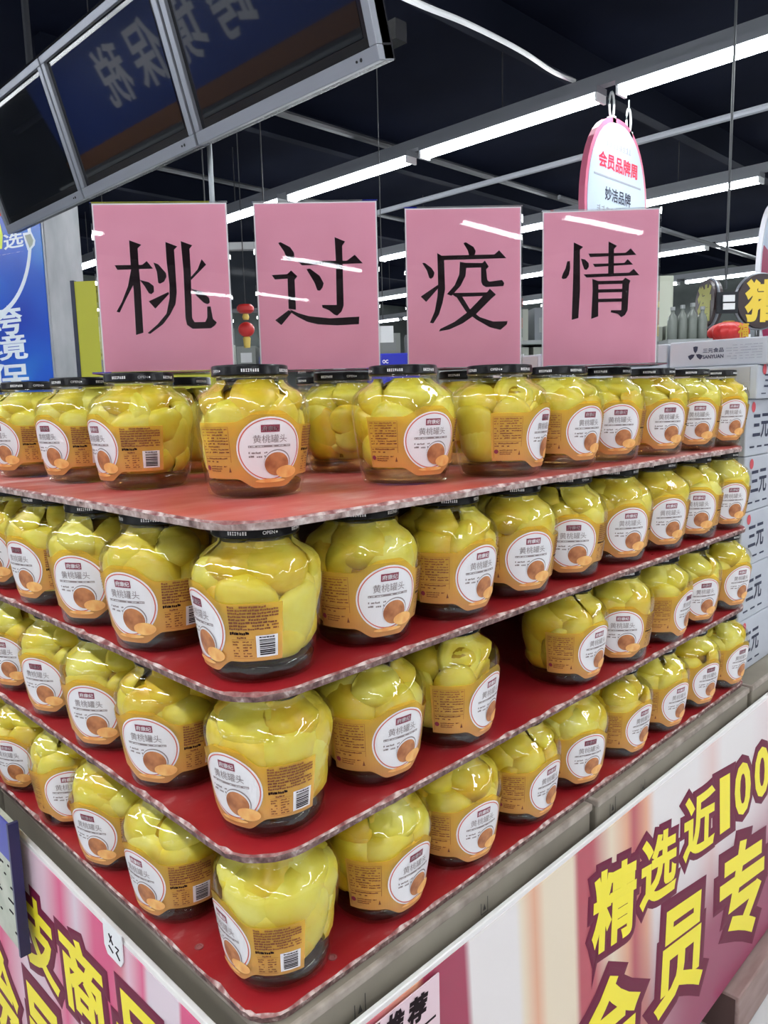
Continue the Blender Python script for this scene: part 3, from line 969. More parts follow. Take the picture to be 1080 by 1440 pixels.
def banner_print(name, axis, stops, lo, hi):
    m = mat(name, (0.8, 0.8, 0.8), 0.4)
    N, L, B = nt(m)
    tc = N.new('ShaderNodeTexCoord'); sp = N.new('ShaderNodeSeparateXYZ')
    L.new(tc.outputs['Object'], sp.inputs[0])
    mr = N.new('ShaderNodeMapRange'); mr.inputs['From Min'].default_value = lo; mr.inputs['From Max'].default_value = hi
    # stripes lean a little
    n = N.new('ShaderNodeMath'); n.operation = 'MULTIPLY_ADD'; n.inputs[1].default_value = 0.06
    L.new(sp.outputs['Z'], n.inputs[0]); L.new(sp.outputs[axis], n.inputs[2])
    L.new(n.outputs[0], mr.inputs['Value'])
    r = ramp(N, stops)
    L.new(mr.outputs[0], r.inputs[0])
    if axis == 'X':      # printed wine-red field low on the right
        a = N.new('ShaderNodeMapRange'); a.interpolation_type = 'SMOOTHSTEP'
        a.inputs['From Min'].default_value = 0.34; a.inputs['From Max'].default_value = 0.14
        L.new(sp.outputs['Z'], a.inputs['Value'])
        b = N.new('ShaderNodeMapRange'); b.interpolation_type = 'SMOOTHSTEP'
        b.inputs['From Min'].default_value = 0.42; b.inputs['From Max'].default_value = 0.80
        L.new(sp.outputs['X'], b.inputs['Value'])
        mu = N.new('ShaderNodeMath'); mu.operation = 'MULTIPLY'
        L.new(a.outputs[0], mu.inputs[0]); L.new(b.outputs[0], mu.inputs[1])
        mx = N.new('ShaderNodeMix'); mx.data_type = 'RGBA'
        L.new(mu.outputs[0], mx.inputs['Factor']); L.new(r.outputs[0], mx.inputs[6]); mx.inputs[7].default_value = (0.30, 0.035, 0.10, 1)
        L.new(mx.outputs[2], B.inputs['Base Color'])
    else:
        L.new(r.outputs[0], B.inputs['Base Color'])
    return m


WH = (0.78, 0.73, 0.72); CR = (0.78, 0.66, 0.50); OR = (0.72, 0.36, 0.22); MA = (0.34, 0.03, 0.08); PK = (0.62, 0.16, 0.22); RD = (0.46, 0.06, 0.09)
def fx(x): return (x + 0.05) / 1.25
stR = [(0.0, PK), (fx(0.07), OR), (fx(0.12), PK), (fx(0.185), OR), (fx(0.194), MA), (fx(0.255), MA), (fx(0.262), WH), (fx(0.340), WH), (fx(0.352), CR), (fx(0.375), OR), (fx(0.395), CR), (fx(0.455), CR),
       (fx(0.465), RD), (fx(0.50), RD), (fx(0.545), CR), (fx(0.585), OR), (fx(0.605), RD), (fx(0.640), OR), (fx(0.665), WH), (fx(0.80), WH), (fx(0.86), (0.74, 0.55, 0.52)), (fx(0.90), WH), (fx(1.02), WH), (1.0, (0.72, 0.52, 0.54))]
stR = stR[:31]
m_printR = banner_print('banner_stripes_right', 'X', stR, -0.05, 1.20)
HP = (0.66, 0.07, 0.20); LP = (0.74, 0.50, 0.58); LV = (0.72, 0.60, 0.66)
def fy(y): return (y + 0.02) / 0.80
stL = sorted([(0.0, PK), (fy(0.055), PK), (fy(0.085), OR), (fy(0.09), HP), (fy(0.125), HP), (fy(0.13), LV), (fy(0.185), LV), (fy(0.195), HP), (fy(0.225), LP), (fy(0.240), PK), (fy(0.262), HP), (fy(0.30), HP), (fy(0.345), LV), (fy(0.385), HP), (fy(0.43), LP), (fy(0.50), LV), (fy(0.60), HP), (1.0, LP)])
m_printL = banner_print('banner_stripes_left', 'Y', stL, -0.02, 0.78)

BZT, BZB = -0.442, -0.925
# right banner: runs along x
bR = empty('banner_panel', (0, -0.022, BZB), 0, 'striped promotional banner with yellow slogan on the right side', 'banner', 'banners round the display base')
HB = BZT - BZB
bevel(MB().box(0.0, 1.19, 0.0, 0.006, 0, HB).build('panel', m_bwhite, bR), 0.001, 1)
MB().box(0.001, 1.189, -0.0008, 0.0, 0, HB - 0.006).build('print', m_printR, bR)
# left banner: runs along y
bL = empty('banner_panel', (-0.012, 0, BZB), 0, 'pink striped promotional banner with yellow slogan on the left side', 'banner', 'banners round the display base')
HBL = -0.424 - BZB
bevel(MB().box(-0.006, 0.0, 0.006, 0.95, 0, HBL).build('panel', m_bwhite, bL), 0.001, 1)
MB().box(-0.0068, -0.006, 0.007, 0.949, 0, HBL - 0.006).build('print', m_printL, bL)


def slogan(parent, chars, side, bold_o=0.140, bold_i=0.033):
    """chars: (character, left, right, bottom, top, slope, shear) in the banner plane, outlined in maroon"""
    for (c, a, b, zb, zt, slope, sh) in chars:
        for layer, (bo, m, nm) in enumerate(((bold_o, m_maroon, 'letter_outline'), (bold_i, m_yel, 'letter'))):
            vs0, fs = text2d(c, 1.0, bold_i)
            x0, x1, y0, y1 = bounds(vs0)
            vs, fs = text2d(c, 1.0, bo)
            out = []
            for x, y, z in vs:
                u = (x - x0) / (x1 - x0); v = (y - y0) / (y1 - y0)
                X = a + (b - a) * u + sh * (zt - zb) * (v - 0.5)
                Z = zb + (zt - zb) * v + slope * (X - a)
                dep = 0.0011 + 0.0010 * layer + z * 0.006
                if side == 'R':
                    out.append((X, -dep, Z - BZB))
                else:
                    out.append((-0.006 - dep, X, Z - BZB))
            obj(nm, mesh(nm, out, fs, m), parent)


slogan(bR, [('精', 0.472, 0.586, -0.606, -0.494, -0.20, 0.04), ('选', 0.598, 0.712, -0.612, -0.506, -0.19, 0.03), ('近', 0.731, 0.848, -0.604, -0.499, -0.17, -0.02),
            ('1', 0.866, 0.908, -0.616, -0.518, -0.14, -0.10), ('0', 0.928, 1.000, -0.618, -0.521, -0.14, -0.12), ('0', 1.018, 1.090, -0.622, -0.525, -0.14, -0.12),
            ('会', 0.425, 0.605, -0.812, -0.640, -0.18, 0.06), ('员', 0.652, 0.825, -0.815, -0.648, -0.20, 0.05), ('专', 0.882, 1.090, -0.850, -0.653, -0.20, -0.04)], 'R')
# letters on the left run towards the viewer: the reading direction is -y
def slogan_left(chars, bold_o=0.140, bold_i=0.033):
    for (c, a, b, zb, zt, slope, sh) in chars:
        for layer, (bo, m, nm) in enumerate(((bold_o, m_maroon, 'letter_outline'), (bold_i, m_yel, 'letter'))):
            vs0, _ = text2d(c, 1.0, bold_i); x0, x1, y0, y1 = bounds(vs0)
            vs, fs = text2d(c, 1.0, bo)
            out = []
            for x, y, z in vs:
                u = (x - x0) / (x1 - x0); v = (y - y0) / (y1 - y0)
                Y = a + (b - a) * u - sh * (zt - zb) * (v - 0.5)
                Z = zb + (zt - zb) * v + slope * (a - Y)
                out.append((-0.006 - 0.0011 - 0.0010 * layer - z * 0.006, Y, Z - BZB))
            obj(nm, mesh(nm, out, fs, m), bL)


slogan_left([('支', 0.484, 0.381, -0.594, -0.491, 0.0, -0.06), ('商', 0.366, 0.255, -0.585, -0.484, 0.03, -0.06), ('品', 0.230, 0.120, -0.580, -0.482, 0.05, -0.06),
             ('会', 0.640, 0.535, -0.790, -0.640, 0.0, -0.06), ('员', 0.512, 0.376, -0.780, -0.632, 0.05, -0.06), ('专', 0.350, 0.220, -0.770, -0.628, 0.05, -0.06)])
# pink card with black brush writing on the right banner
m_cardpink = mat('card_pale_pink', (0.74, 0.55, 0.60), 0.5)
cardm = empty('notice_card', (0.12, -0.0262, -0.60), 0, 'pale pink card with black brush lettering on the right banner', 'card')
MB().box(-0.060, 0.062, -0.0012, 0, 0, 0.150).build('card_sheet', m_cardpink, cardm)
for c, a, b in (('荐', 0.017, 0.046), ('推', -0.012, 0.014), ('日', -0.034, -0.017)):
    vs, fs = frame_text(c, a, b, 0.122, 0.149, 0.05, 0.2)
    MB().add([(x, -0.0016 - z * 0.01, zz - (x + 0.012) * 0.10) for x, zz, z in vs], fs).build('brush_letter', M['print_black'], cardm)
MB().box(-0.045, 0.056, -0.0016, -0.0012, 0.108, 0.110).build('underline', M['print_black'], cardm)
# small tag hooked on the left banner
tg = empty('price_tag', (-0.0195, 0.222, -0.455), 0, 'small white tag with dark scribbles hooked over the left banner', 'tag')
tp = [(-0.020, 0.036), (0.020, 0.036), (0.020, 0.008), (0.014, 0.0), (-0.014, 0.0), (-0.020, 0.008)]
mb = MB(); n = len(tp)
mb.add([(-0.0012, y, z) for y, z in tp] + [(0, y, z) for y, z in tp], [tuple(range(n - 1, -1, -1)), tuple(range(n, 2 * n))] + [(i, (i + 1) % n, n + (i + 1) % n, n + i) for i in range(n)])
mb.build('tag_sheet', M['white'], tg)
mb = MB()
for (y0, z0_, y1, z1_) in ((0.007, 0.026, -0.001, 0.017), (0.001, 0.026, 0.006, 0.017), (-0.006, 0.018, -0.013, 0.018), (-0.013, 0.018, -0.007, 0.012), (-0.007, 0.012, -0.014, 0.007), (0.009, 0.012, 0.000, 0.008)):
    mb.tube([(-0.0014, y0, z0_), (-0.0014, y1, z1_)], 0.0007, 5)
mb.build('scribble', M['print_black'], tg)
# blue framed price card at the left edge
m_blue = mat('royal_blue', (0.05, 0.06, 0.38), 0.4)
m_cardgreen = mat('card_pale_green', (0.50, 0.52, 0.42), 0.5)
noisy(m_cardgreen, 30, [(0.35, (0.42, 0.45, 0.36)), (0.65, (0.56, 0.57, 0.48))])
pc = empty('price_card', (-0.030, 0.530, -0.560), 0, 'blue-framed pale price card at the left picture edge', 'price card')
MB().box(-0.006, 0.0, -0.085, 0.085, 0, 0.168).build('card_body', m_cardgreen, pc)
MB().box(-0.008, -0.006, -0.085, 0.085, 0.118, 0.168).build('header_band', m_blue, pc)
MB().box(-0.010, 0.002, -0.090, -0.085, 0, 0.170).build('side_frame', mat('navy_plastic', (0.02, 0.02, 0.09), 0.35), pc)
rnd = random.Random(5)
mb = MB()
for k in range(26):
    y = rnd.uniform(-0.075, 0.06); zz = rnd.uniform(0.015, 0.108)
    mb.box(-0.0066, -0.006, y, y + rnd.uniform(0.004, 0.018), zz, zz + 0.002)
mb.build('scribble', M['print_black'], pc)
# foot plank at the floor on the right
m_plank = mat('tan_plank', (0.30, 0.20, 0.18), 0.6)
noisy(m_plank, 8, [(0.3, (0.24, 0.15, 0.135)), (0.7, (0.36, 0.25, 0.23))], stretch=(1, 6, 6))
fp = empty('foot_plank', (0.93, -0.045, FLOOR_Z), 0, 'brown wooden foot plank on the floor under the right banner', 'plank')
bevel(MB().box(0, 0.62, 0.0, 0.09, 0, 0.085).build('plank', m_plank, fp), 0.003)
MB().box(-0.0008, 0.0, 0.006, 0.084, 0.006, 0.079).build('dark_end', mat('dark_plank_end', (0.09, 0.045, 0.04), 0.7), fp)  # darker sheet over the left end of the plank

# ------------------------------------------------------------------ white milk cartons on the right
m_carton = mat('white_carton', (0.47, 0.49, 0.54), 0.55)
noisy(m_carton, 4, [(0.3, (0.43, 0.45, 0.50)), (0.7, (0.51, 0.53, 0.58))])
m_flap = mat('carton_flap', (0.50, 0.50, 0.51), 0.6)
noisy(m_flap, 6, [(0.3, (0.36, 0.355, 0.36)), (0.7, (0.44, 0.435, 0.44))])
m_navy = mat('carton_ink', (0.03, 0.035, 0.07), 0.6)
m_lightink = mat('carton_pale_ink', (0.34, 0.36, 0.42), 0.6)
m_redink = mat('carton_red_ink', (0.62, 0.08, 0.10), 0.6)


def milk_carton(loc, lx, ly, h, rz, label, logo=False, flap=True, seed=0):
    """corner at loc; extends +x by lx and +y by ly; end face looks to -x, side face to -y"""
    rnd = random.Random(seed)
    o = empty('milk_carton', loc, rz, label, 'carton', 'white milk cartons')
    bevel(MB().box(0, lx, 0, ly, 0, h).build('body', m_carton, o), 0.0025)
    if flap:
        MB().box(-0.0012, 0, 0.012, ly - 0.006, 0.004, h * 0.49).build('end_flap', m_flap, o)
        MB().box(-0.0012, 0, 0.012, ly - 0.006, h * 0.51, h - 0.004).build('end_flap', m_flap, o)
        mb = MB()
        for k in range(4):
            zz = h * (0.60 + 0.08 * k)
            y = 0.03
            while y < ly * 0.72:
                q = rnd.uniform(0.006, 0.02)
                mb.box(-0.0018, -0.0012, y, y + q, zz, zz + 0.0014)
                y += q + rnd.uniform(0.002, 0.008)
        mb.build('small_print', m_lightink, o)
        mb = MB()
        for k in range(4):
            y = 0.022 + 0.021 * k
            mb.box(-0.0018, -0.0012, y, y + 0.005, h * 0.20, h * 0.20 + 0.008 - 0.002 * (k % 2))
        mb.build('handling_marks', m_navy, o)
        # writing on the side face
        mb = MB()
        vs, fs = frame_text('三元', 0.03, 0.105, h * 0.30, h * 0.74, 0.02)
        mb.add([(x, -0.0006 - z * 0.02, zz) for x, zz, z in vs], fs)
        for k in range(3):
            mb.box(0.02 + 0.035 * k, 0.040 + 0.035 * k, -0.0006, 0, h * 0.14, h * 0.17)
        mb.build('side_writing', m_navy, o)
        dsc = MB().add([(0.03 + 0.009 * math.cos(i * PI / 8), -0.0006, h * 0.86 + 0.009 * math.sin(i * PI / 8)) for i in range(16)], [tuple(range(16))])
        dsc.build('red_emblem', m_redink, o)
    if logo:   # on the -x face: emblem, name, fine print; reading direction is -y
        mb = MB()
        yc, zc, s_ = ly * 0.72, h * 0.50, h * 0.17
        for k in range(3):
            a = PI / 2 + k * 2 * PI / 3
            cx, cz = math.cos(a) * s_ * 0.8, math.sin(a) * s_ * 0.8
            ca_, sa_ = math.cos(a), math.sin(a)
            for pts_ in ([(0.15, 0.0), (0.75, 0.42), (1.65, 0.55), (1.75, 0.0), (0.9, 0.0)], [(0.15, 0.0), (0.75, -0.42), (1.65, -0.55), (1.75, 0.0), (0.9, 0.12)]):
                mb.add([(-0.0006, yc - s_ * (ca_ * u - sa_ * w_), zc + s_ * (sa_ * u + ca_ * w_)) for u, w_ in pts_], [tuple(range(5))])
        mb.build('emblem', m_navy, o)
        mb = MB()
        vs, fs = frame_text('三元食品', 0.0, 0.036, 0.0, 0.008, 0.02)
        mb.add([(-0.0006 - z * 0.02, yc - s_ * 1.7 - x, zc + 0.001 + y) for x, y, z in vs], fs)
        vs, fs = frame_text('SANYUAN', 0.0, 0.036, 0.0, 0.0065, 0.03)
        mb.add([(-0.0006 - z * 0.02, yc - s_ * 1.7 - x, zc - 0.009 + y) for x, y, z in vs], fs)
        mb.build('name', m_navy, o)
        mb = MB()
        for k in range(6):
            zz = h * (0.24 + 0.1 * k); y = ly * 0.06
            while y < ly * 0.36:
                q = rnd.uniform(0.004, 0.012)
                mb.box(-0.0008, 0, y, y + q, zz, zz + 0.0012)
                y += q + rnd.uniform(0.001, 0.006)
        mb.build('fine_print', m_lightink, o)
    return o


ch = 0.0975
z0 = LZ[3] - BT + 0.0005
CN = ['lowest', 'second lowest', 'third lowest', 'fourth lowest', 'fifth lowest']
for k in range(5):
    milk_carton((1.043 + 0.002 * (k % 2), 0.024, z0 + k * ch), 0.36, 0.26, ch - 0.0008, 0, 'white milk carton in the corner stack right of the jars, %s' % CN[k], False, True, k)
zt = z0 + 5 * ch
milk_carton((1.052, 0.012, zt), 0.38, 0.25, 0.0570, 0, 'flat white carton with small icons, second from top of the right stack', False, True, 11)
milk_carton((1.062, 0.000, zt + 0.0575), 0.30, 0.170, 0.0455, 0, 'topmost white carton on the right with dark emblem and name', True, False, 12)
milk_carton((1.075, 0.180, zt + 0.0575), 0.28, 0.080, 0.0450, 0, 'small white carton behind the rightmost pink sign', False, False, 20)
milk_carton((1.085, 0.455, zt - 0.04), 0.30, 0.155, 0.070, 0, 'lower white carton standing between third and fourth pink signs', False, True, 22)
milk_carton((1.085, 0.455, zt + 0.031), 0.30, 0.155, 0.070, 0, 'upper white carton standing between third and fourth pink signs', False, True, 23)
# what carries those rear cartons
o = empty('support_carton', (1.24, 0.47, z0), 0, 'tall pale carton behind the display, under two white cartons', 'carton')
MB().box(-0.15, 0.15, -0.17, 0.20, 0, zt - 0.04 - z0 - 0.001).build('body', m_carton, o)
MB().box(-0.151, -0.15, -0.015, 0.015, 0.01, zt - 0.05 - z0).build('tape', m_flap, o)

# ------------------------------------------------------------------ hanging television screens
m_screen = mat('screen_glass', (0.006, 0.007, 0.010), 0.03, 0.0, 0.5)
m_bezel = mat('screen_border', (0.006, 0.006, 0.008), 0.15)
TILT = R(16)
TVY = [(1.262, 2.268, 'rightmost', 'nearest'), (2.284, 3.292, 'middle', 'middle'), (3.304, 4.312, 'leftmost', 'farthest')]
for (ya, yb, nm, nn) in TVY:
    wdt = yb - ya
    o = empty('television', (1.46, (ya + yb) / 2, 1.10), 0, 'dark silver-framed television hung overhead, %s of the three' % nm, 'television', 'hanging televisions')
    o.rotation_euler = (0, -TILT, 0)
    # local: y along the row, z up the screen, -x towards the viewers
    hh = 0.615; fr = 0.032
    bd = MB().box(0.0, 0.05, -wdt / 2, wdt / 2, 0, hh)
    bevel(bd.build('back_shell', M['black'], o), 0.004)
    fmb = [(-wdt / 2, wdt / 2, 0, fr + 0.012), (-wdt / 2, wdt / 2, hh - fr, hh), (-wdt / 2, -wdt / 2 + fr, fr + 0.012, hh - fr), (wdt / 2 - fr, wdt / 2, fr + 0.012, hh - fr)]
    for (a, b, c, d) in fmb:
        bevel(MB().box(-0.022, 0.045, a, b, c, d).build('frame_bar', M['silver'], o), 0.003)
    MB().box(-0.006, -0.0, -wdt / 2 + fr, wdt / 2 - fr, fr + 0.012, hh - fr).build('screen_border', m_bezel, o)
    MB().box(-0.008, -0.006, -wdt / 2 + fr + 0.03, wdt / 2 - fr - 0.03, fr + 0.046, hh - fr - 0.025).build('screen', m_screen, o)
    for q in (0.075, 0.093):
        s = MB().lathe([(0.006 if q < 0.08 else 0.004, 0), (0.004, 0.002)], 10).xf(Matrix.Translation((-0.022, -wdt / 2 + q, 0.022)) @ Matrix.Rotation(-PI / 2, 4, 'Y'))
        s.build('sensor_dot', M['black'], o)
# frame that carries the screens
tf = empty('screen_rack', (1.50, 2.8, 1.1), 0, 'black steel rack and grey pole carrying the televisions', 'rack')
MB().box(-0.03, 0.05, -1.55, 1.53, 0.60, 0.80).build('top_beam', M['black'], tf)
MB().box(0.05, 0.10, -1.50, 1.50, 0.10, 0.16).build('rear_beam', M['black'], tf)
for yy in (-1.2, 0.0, 1.2):
    MB().tube([(0.02, yy, 0.79), (0.02, yy, 2.0)], 0.02, 8).build('ceiling_rod', M['dark'], tf)
MB().tube([(0.075, -0.40, -2.12), (0.075, -0.40, 0.12)], 0.011, 10).build('pole', M['grey_metal'], tf)
# pale panel above the middle screen
p = at(266, 2, 3.7)
hp = empty('pale_panel', (p.x, p.y, p.z - 0.1), math.atan2(RT.y, RT.x), 'pale blue-white panel peeking over the middle television', 'panel')
MB().box(-0.10, 0.13, 0, 0.03, 0.0, 0.5).build('panel_sheet', mat('pale_panel', (0.55, 0.60, 0.72), 0.4), hp)
MB().box(-0.11, -0.10, -0.005, 0.035, 0.0, 0.5).build('panel_edge', M['silver'], hp)

# ------------------------------------------------------------------ blue advertising pillar on the left
pb = at(68, 420, 5.2)
dirL = Vector((-math.cos(R(30)) * RT.x + math.sin(R(30)) * FW.x, -math.cos(R(30)) * RT.y + math.sin(R(30)) * FW.y)).normalized()  # along the blue face, away to the left
yawp = math.atan2(-dirL.y, -dirL.x)      # local +x runs right along the face, ends at the near corner
pil = empty('advertising_pillar', (pb.x, pb.y, FLOOR_Z), yawp, 'blue advertising pillar with white lettering at the left edge', 'pillar')
m_bluesign = mat('blue_lightbox', (0.02, 0.10, 0.55), 0.3, emit=(0.02, 0.13, 0.75), estr=0.08)
N, L, B = nt(m_bluesign)
tc = N.new('ShaderNodeTexCoord'); n1 = N.new('ShaderNodeTexNoise'); n1.inputs['Scale'].default_value = 1.6; n1.inputs['Detail'].default_value = 1
L.new(tc.outputs['Object'], n1.inputs['Vector'])
r1 = ramp(N, [(0.3, (0.010, 0.045, 0.42)), (0.55, (0.016, 0.11, 0.58)), (0.75, (0.04, 0.27, 0.68))])
L.new(n1.outputs['Fac'], r1.inputs[0]); L.new(r1.outputs[0], B.inputs['Base Color']); L.new(r1.outputs[0], B.inputs['Emission Color'])
m_signwhite = mat('sign_white', (0.75, 0.80, 0.84), 0.4, emit=(0.7, 0.85, 0.95), estr=0.15)
m_siggreen = mat('sign_lime', (0.60, 0.68, 0.08), 0.4, emit=(0.6, 0.7, 0.1), estr=0.3)
m_alu = mat('brushed_panel', (0.40, 0.42, 0.44), 0.45, 0.3)
noisy(m_alu, 7, [(0.3, (0.32, 0.34, 0.36)), (0.7, (0.50, 0.52, 0.54))], stretch=(1, 1, 0.3))
PH = 2.75
MB().box(-1.1, 0.0, 0.004, 0.30, 0, PH).build('pillar_core', m_alu, pil)
MB().box(-1.1, -0.02, 0.0, 0.004, 0.05, PH - 0.05).build('blue_face', m_bluesign, pil)
MB().box(0.0, 0.003, 0.01, 0.29, 0.02, PH - 0.02).build('silver_side', m_alu, pil)


def pil_pt(x, y):
    """picture position -> local (x, height) on the pillar's blue face"""
    d = FW + RT * ((x - 540) / FPX) - UP * ((y - 720) / FPX)
    nrm = Vector((-dirL.y, dirL.x, 0))
    t = (Vector((pb.x, pb.y, 0)) - CAM).dot(nrm) / d.dot(nrm)
    q = CAM + d * t
    return (Vector((q.x - pb.x, q.y - pb.y)).dot(-dirL), q.z - FLOOR_Z)


def pil_text(body, x0, y0, x1, y1, bold, nm, m=None):
    a = pil_pt(x0, y1); b = pil_pt(x1, y0)
    vs, fs = frame_text(body, a[0], b[0], a[1], b[1], bold)
    MB().add([(x, -0.001 - z * 0.02, zz) for x, zz, z in vs], fs).build(nm, m or m_signwhite, pil)


pil_text('跨', -20, 427, 30, 474, 0.02, 'letter')
pil_text('境', -15, 467, 37, 509, 0.02, 'letter')
pil_text('保', -10, 509, 41, 552, 0.02, 'letter')
pil_text('税', -5, 553, 45, 596, 0.02, 'letter')
pil_text('选', 6, 324, 32, 352, 0.02, 'letter')
pil_text('MART', -32, 353, 34, 365, 0.035, 'letter')
# ring round the emblem and the small cup
c_ = pil_pt(-25, 340)
rad = (pil_pt(43, 340)[0] - c_[0])
mb = MB()
n = 60
for k in range(n):
    a0, a1 = 2 * PI * k / n, 2 * PI * (k + 1) / n
    if 0.05 < (a0 % (2 * PI)) < 1.0: continue
    mb.add([(c_[0] + rad * q * math.cos(a), -0.001, c_[1] + rad * q * math.sin(a)) for q, a in ((0.965, a0), (1.03, a0), (1.03, a1), (0.965, a1))], [(0, 3, 2, 1)])
mb.build('ring', m_signwhite, pil)
cup = [pil_pt(*q) for q in ((32, 328), (44, 326), (50, 338), (49, 345), (42, 353), (39, 352))]
MB().add([(x, -0.0012, zz) for x, zz in cup], [tuple(range(len(cup)))]).build('cup_emblem', m_signwhite, pil)
cup = [pil_pt(*q) for q in ((35, 331), (43, 329), (47, 338), (46, 344), (42, 349))]
MB().add([(x, -0.0018, zz) for x, zz in cup], [tuple(range(len(cup)))]).build('cup_fill', mat('cup_fill', (0.45, 0.50, 0.42), 0.5), pil)
bl = [pil_pt(*q) for q in ((-20, 318), (0, 314), (4, 330), (3, 350), (-20, 350))]
MB().add([(x, -0.0008, zz) for x, zz in bl], [tuple(range(len(bl)))]).build('lime_emblem', m_siggreen, pil)
rdp = [pil_pt(*q) for q in ((-20, 290), (4, 288), (7, 302), (-20, 310))]
MB().add([(x, -0.0008, zz) for x, zz in rdp], [tuple(range(len(rdp)))]).build('red_emblem', mat('sign_red', (0.7, 0.04, 0.03), 0.4), pil)

# ------------------------------------------------------------------ yellow-green board
py = at(104, 396, 3.0)
yaw0 = math.atan2(RT.y, RT.x)
yb_ = empty('display_sign', (py.x, py.y, FLOOR_Z), yaw0 - R(6), 'yellow-green upright board behind the leftmost pink sign', 'sign board')
hyb = py.z - FLOOR_Z
m_lime = mat('lime_board', (0.42, 0.42, 0.025), 0.5)
MB().box(0, 0.55, 0, 0.03, 0.05, hyb).build('board', m_lime, yb_)
MB().box(-0.016, 0, -0.002, 0.045, 0, hyb + 0.004).build('dark_edge', mat('navy_edge', (0.01, 0.015, 0.04), 0.4), yb_)
MB().box(-0.06, 0.60, -0.08, 0.12, 0, 0.05).build('foot', M['black'], yb_)
vs, fs = frame_text('了', 0.105, 0.23, hyb - 0.27, hyb - 0.08, 0.03)
MB().add([(x, -0.001 - z * 0.02, zz) for x, zz, z in vs], fs).build('letter', M['print_black'], yb_)

# white round paper lamp behind it
def ball(name, center, r, m, label, cat, squash=1.0, ribs=0, stand=False):
    o = empty(name, center, 0, label, cat)
    pr = [(max(r * math.sin(PI * k / 14), 0.004), -r * squash * math.cos(PI * k / 14)) for k in range(15)]
    se = (lambda a: 1 + 0.05 * math.cos(a * ribs)) if ribs else None
    autosmooth(MB().lathe(pr, 48 if ribs else 28, 0, se).build('shade', m, o), 60)
    MB().lathe([(r * 0.3, -r * squash * 1.05), (r * 0.3, -r * squash * 0.93)], 14).build('lower_cap', mat(name + '_cap', (0.5, 0.33, 0.08), 0.4, 0.4), o)
    MB().lathe([(r * 0.3, r * squash * 0.93), (r * 0.3, r * squash * 1.05)], 14).build('upper_cap', bpy.data.materials[name + '_cap'], o)
    if stand:
        MB().tube([(0, 0, -r * squash), (0, 0, FLOOR_Z - center[2] + 0.02)], 0.008, 6).build('pole', M['pipe'], o)
        MB().lathe([(0.12, FLOOR_Z - center[2]), (0.12, FLOOR_Z - center[2] + 0.012), (0.02, FLOOR_Z - center[2] + 0.03)], 20).build('foot', M['pipe'], o)
    else:
        MB().tube([(0, 0, r * squash), (0, 0, CEIL_Z - center[2])], 0.004, 5).build('cord', M['cord'], o)
    return o


p = at(152, 398, 5.0)
ball('paper_lamp', (p.x, p.y, p.z), 0.075, M['white'], 'white round paper lamp behind the yellow-green board', 'lamp')

# ------------------------------------------------------------------ oval hanging signs
m_ovw = mat('oval_white', (0.50, 0.60, 0.72), 0.4)
m_ovp = mat('oval_pink', (0.66, 0.16, 0.26), 0.4)
m_ovred = mat('oval_red', (0.68, 0.03, 0.08), 0.4)


def oval_outline(wd, ht, n=40, p=2.3):
    pts = []
    for k in range(n):
        a = 2 * PI * k / n
        c, s_ = math.cos(a), math.sin(a)
        pts.append((wd / 2 * math.copysign(abs(c) ** (2 / p), c), ht / 2 * math.copysign(abs(s_) ** (2 / 2.1), s_)))
    return pts


def plate(pts, y0, y1):
    n = len(pts)
    return MB().add([(x, y0, z) for x, z in pts] + [(x, y1, z) for x, z in pts], [tuple(range(n)), tuple(range(2 * n - 1, n - 1, -1))] + [(i, n + i, n + (i + 1) % n, (i + 1) % n) for i in range(n)])


ov = empty('oval_sign', (5.36, 2.60, 1.50), 0, 'white oval hanging sign with pink rim under the nearest light row', 'hanging sign', 'oval hanging signs')
OW, OH = 0.965, 1.32
plate(oval_outline(OW, OH), 0.0, 0.05).build('rim', m_ovp, ov)
plate([(x * 0.93, z * 0.945) for x, z in oval_outline(OW, OH)], -0.004, 0.0).build('face', m_ovw, ov)


def ov_text(body, x0, x1, z0, z1, m, bold=0.02):
    vs, fs = frame_text(body, x0, x1, z0, z1, bold)
    MB().add([(x, -0.006 - z * 0.01, zz) for x, zz, z in vs], fs).build('writing', m, ov)


ov_text('会员品牌周', -0.30, 0.30, 0.265, 0.385, m_ovred, 0.03)
MB().box(-0.36, 0.36, -0.006, -0.004, 0.205, 0.218).build('rule', m_lightink, ov)
ov_text('妙洁品牌', -0.20, 0.20, 0.045, 0.145, m_navy, 0.02)
rnd = random.Random(8)
def strokes(parent, x0, x1, z0, z1, cell, m, y=-0.0055, name='small_print'):
    mb = MB(); x = x0; h_ = z1 - z0
    while x < x1:
        for q in range(3):
            zz = z0 + h_ * (0.05 + 0.33 * q)
            if rnd.random() < 0.8: mb.box(x, x + cell * rnd.uniform(0.5, 0.8), y, y + 0.001, zz, zz + h_ * 0.14)
        xx = x + cell * rnd.uniform(0.15, 0.5)
        mb.box(xx, xx + cell * 0.14, y, y + 0.001, z0, z1)
        x += cell
    return mb.build(name, m, parent)
strokes(ov, -0.31, 0.33, -0.050, 0.000, 0.066, m_lightink)
strokes(ov, -0.24, 0.26, -0.115, -0.070, 0.062, m_lightink)
strokes(ov, -0.19, 0.19, 0.43, 0.475, 0.05, mat('pale_pink_ink', (0.45, 0.42, 0.55), 0.5))
MB().box(-0.30, 0.30, -0.007, -0.004, -0.36, -0.145).build('red_block', m_ovred, ov)
vs, fs = frame_text('会', -0.10, 0.10, -0.34, -0.165, 0.03)
MB().add([(x, -0.010 - z * 0.01, zz) for x, zz, z in vs], fs).build('writing', m_ovw, ov)
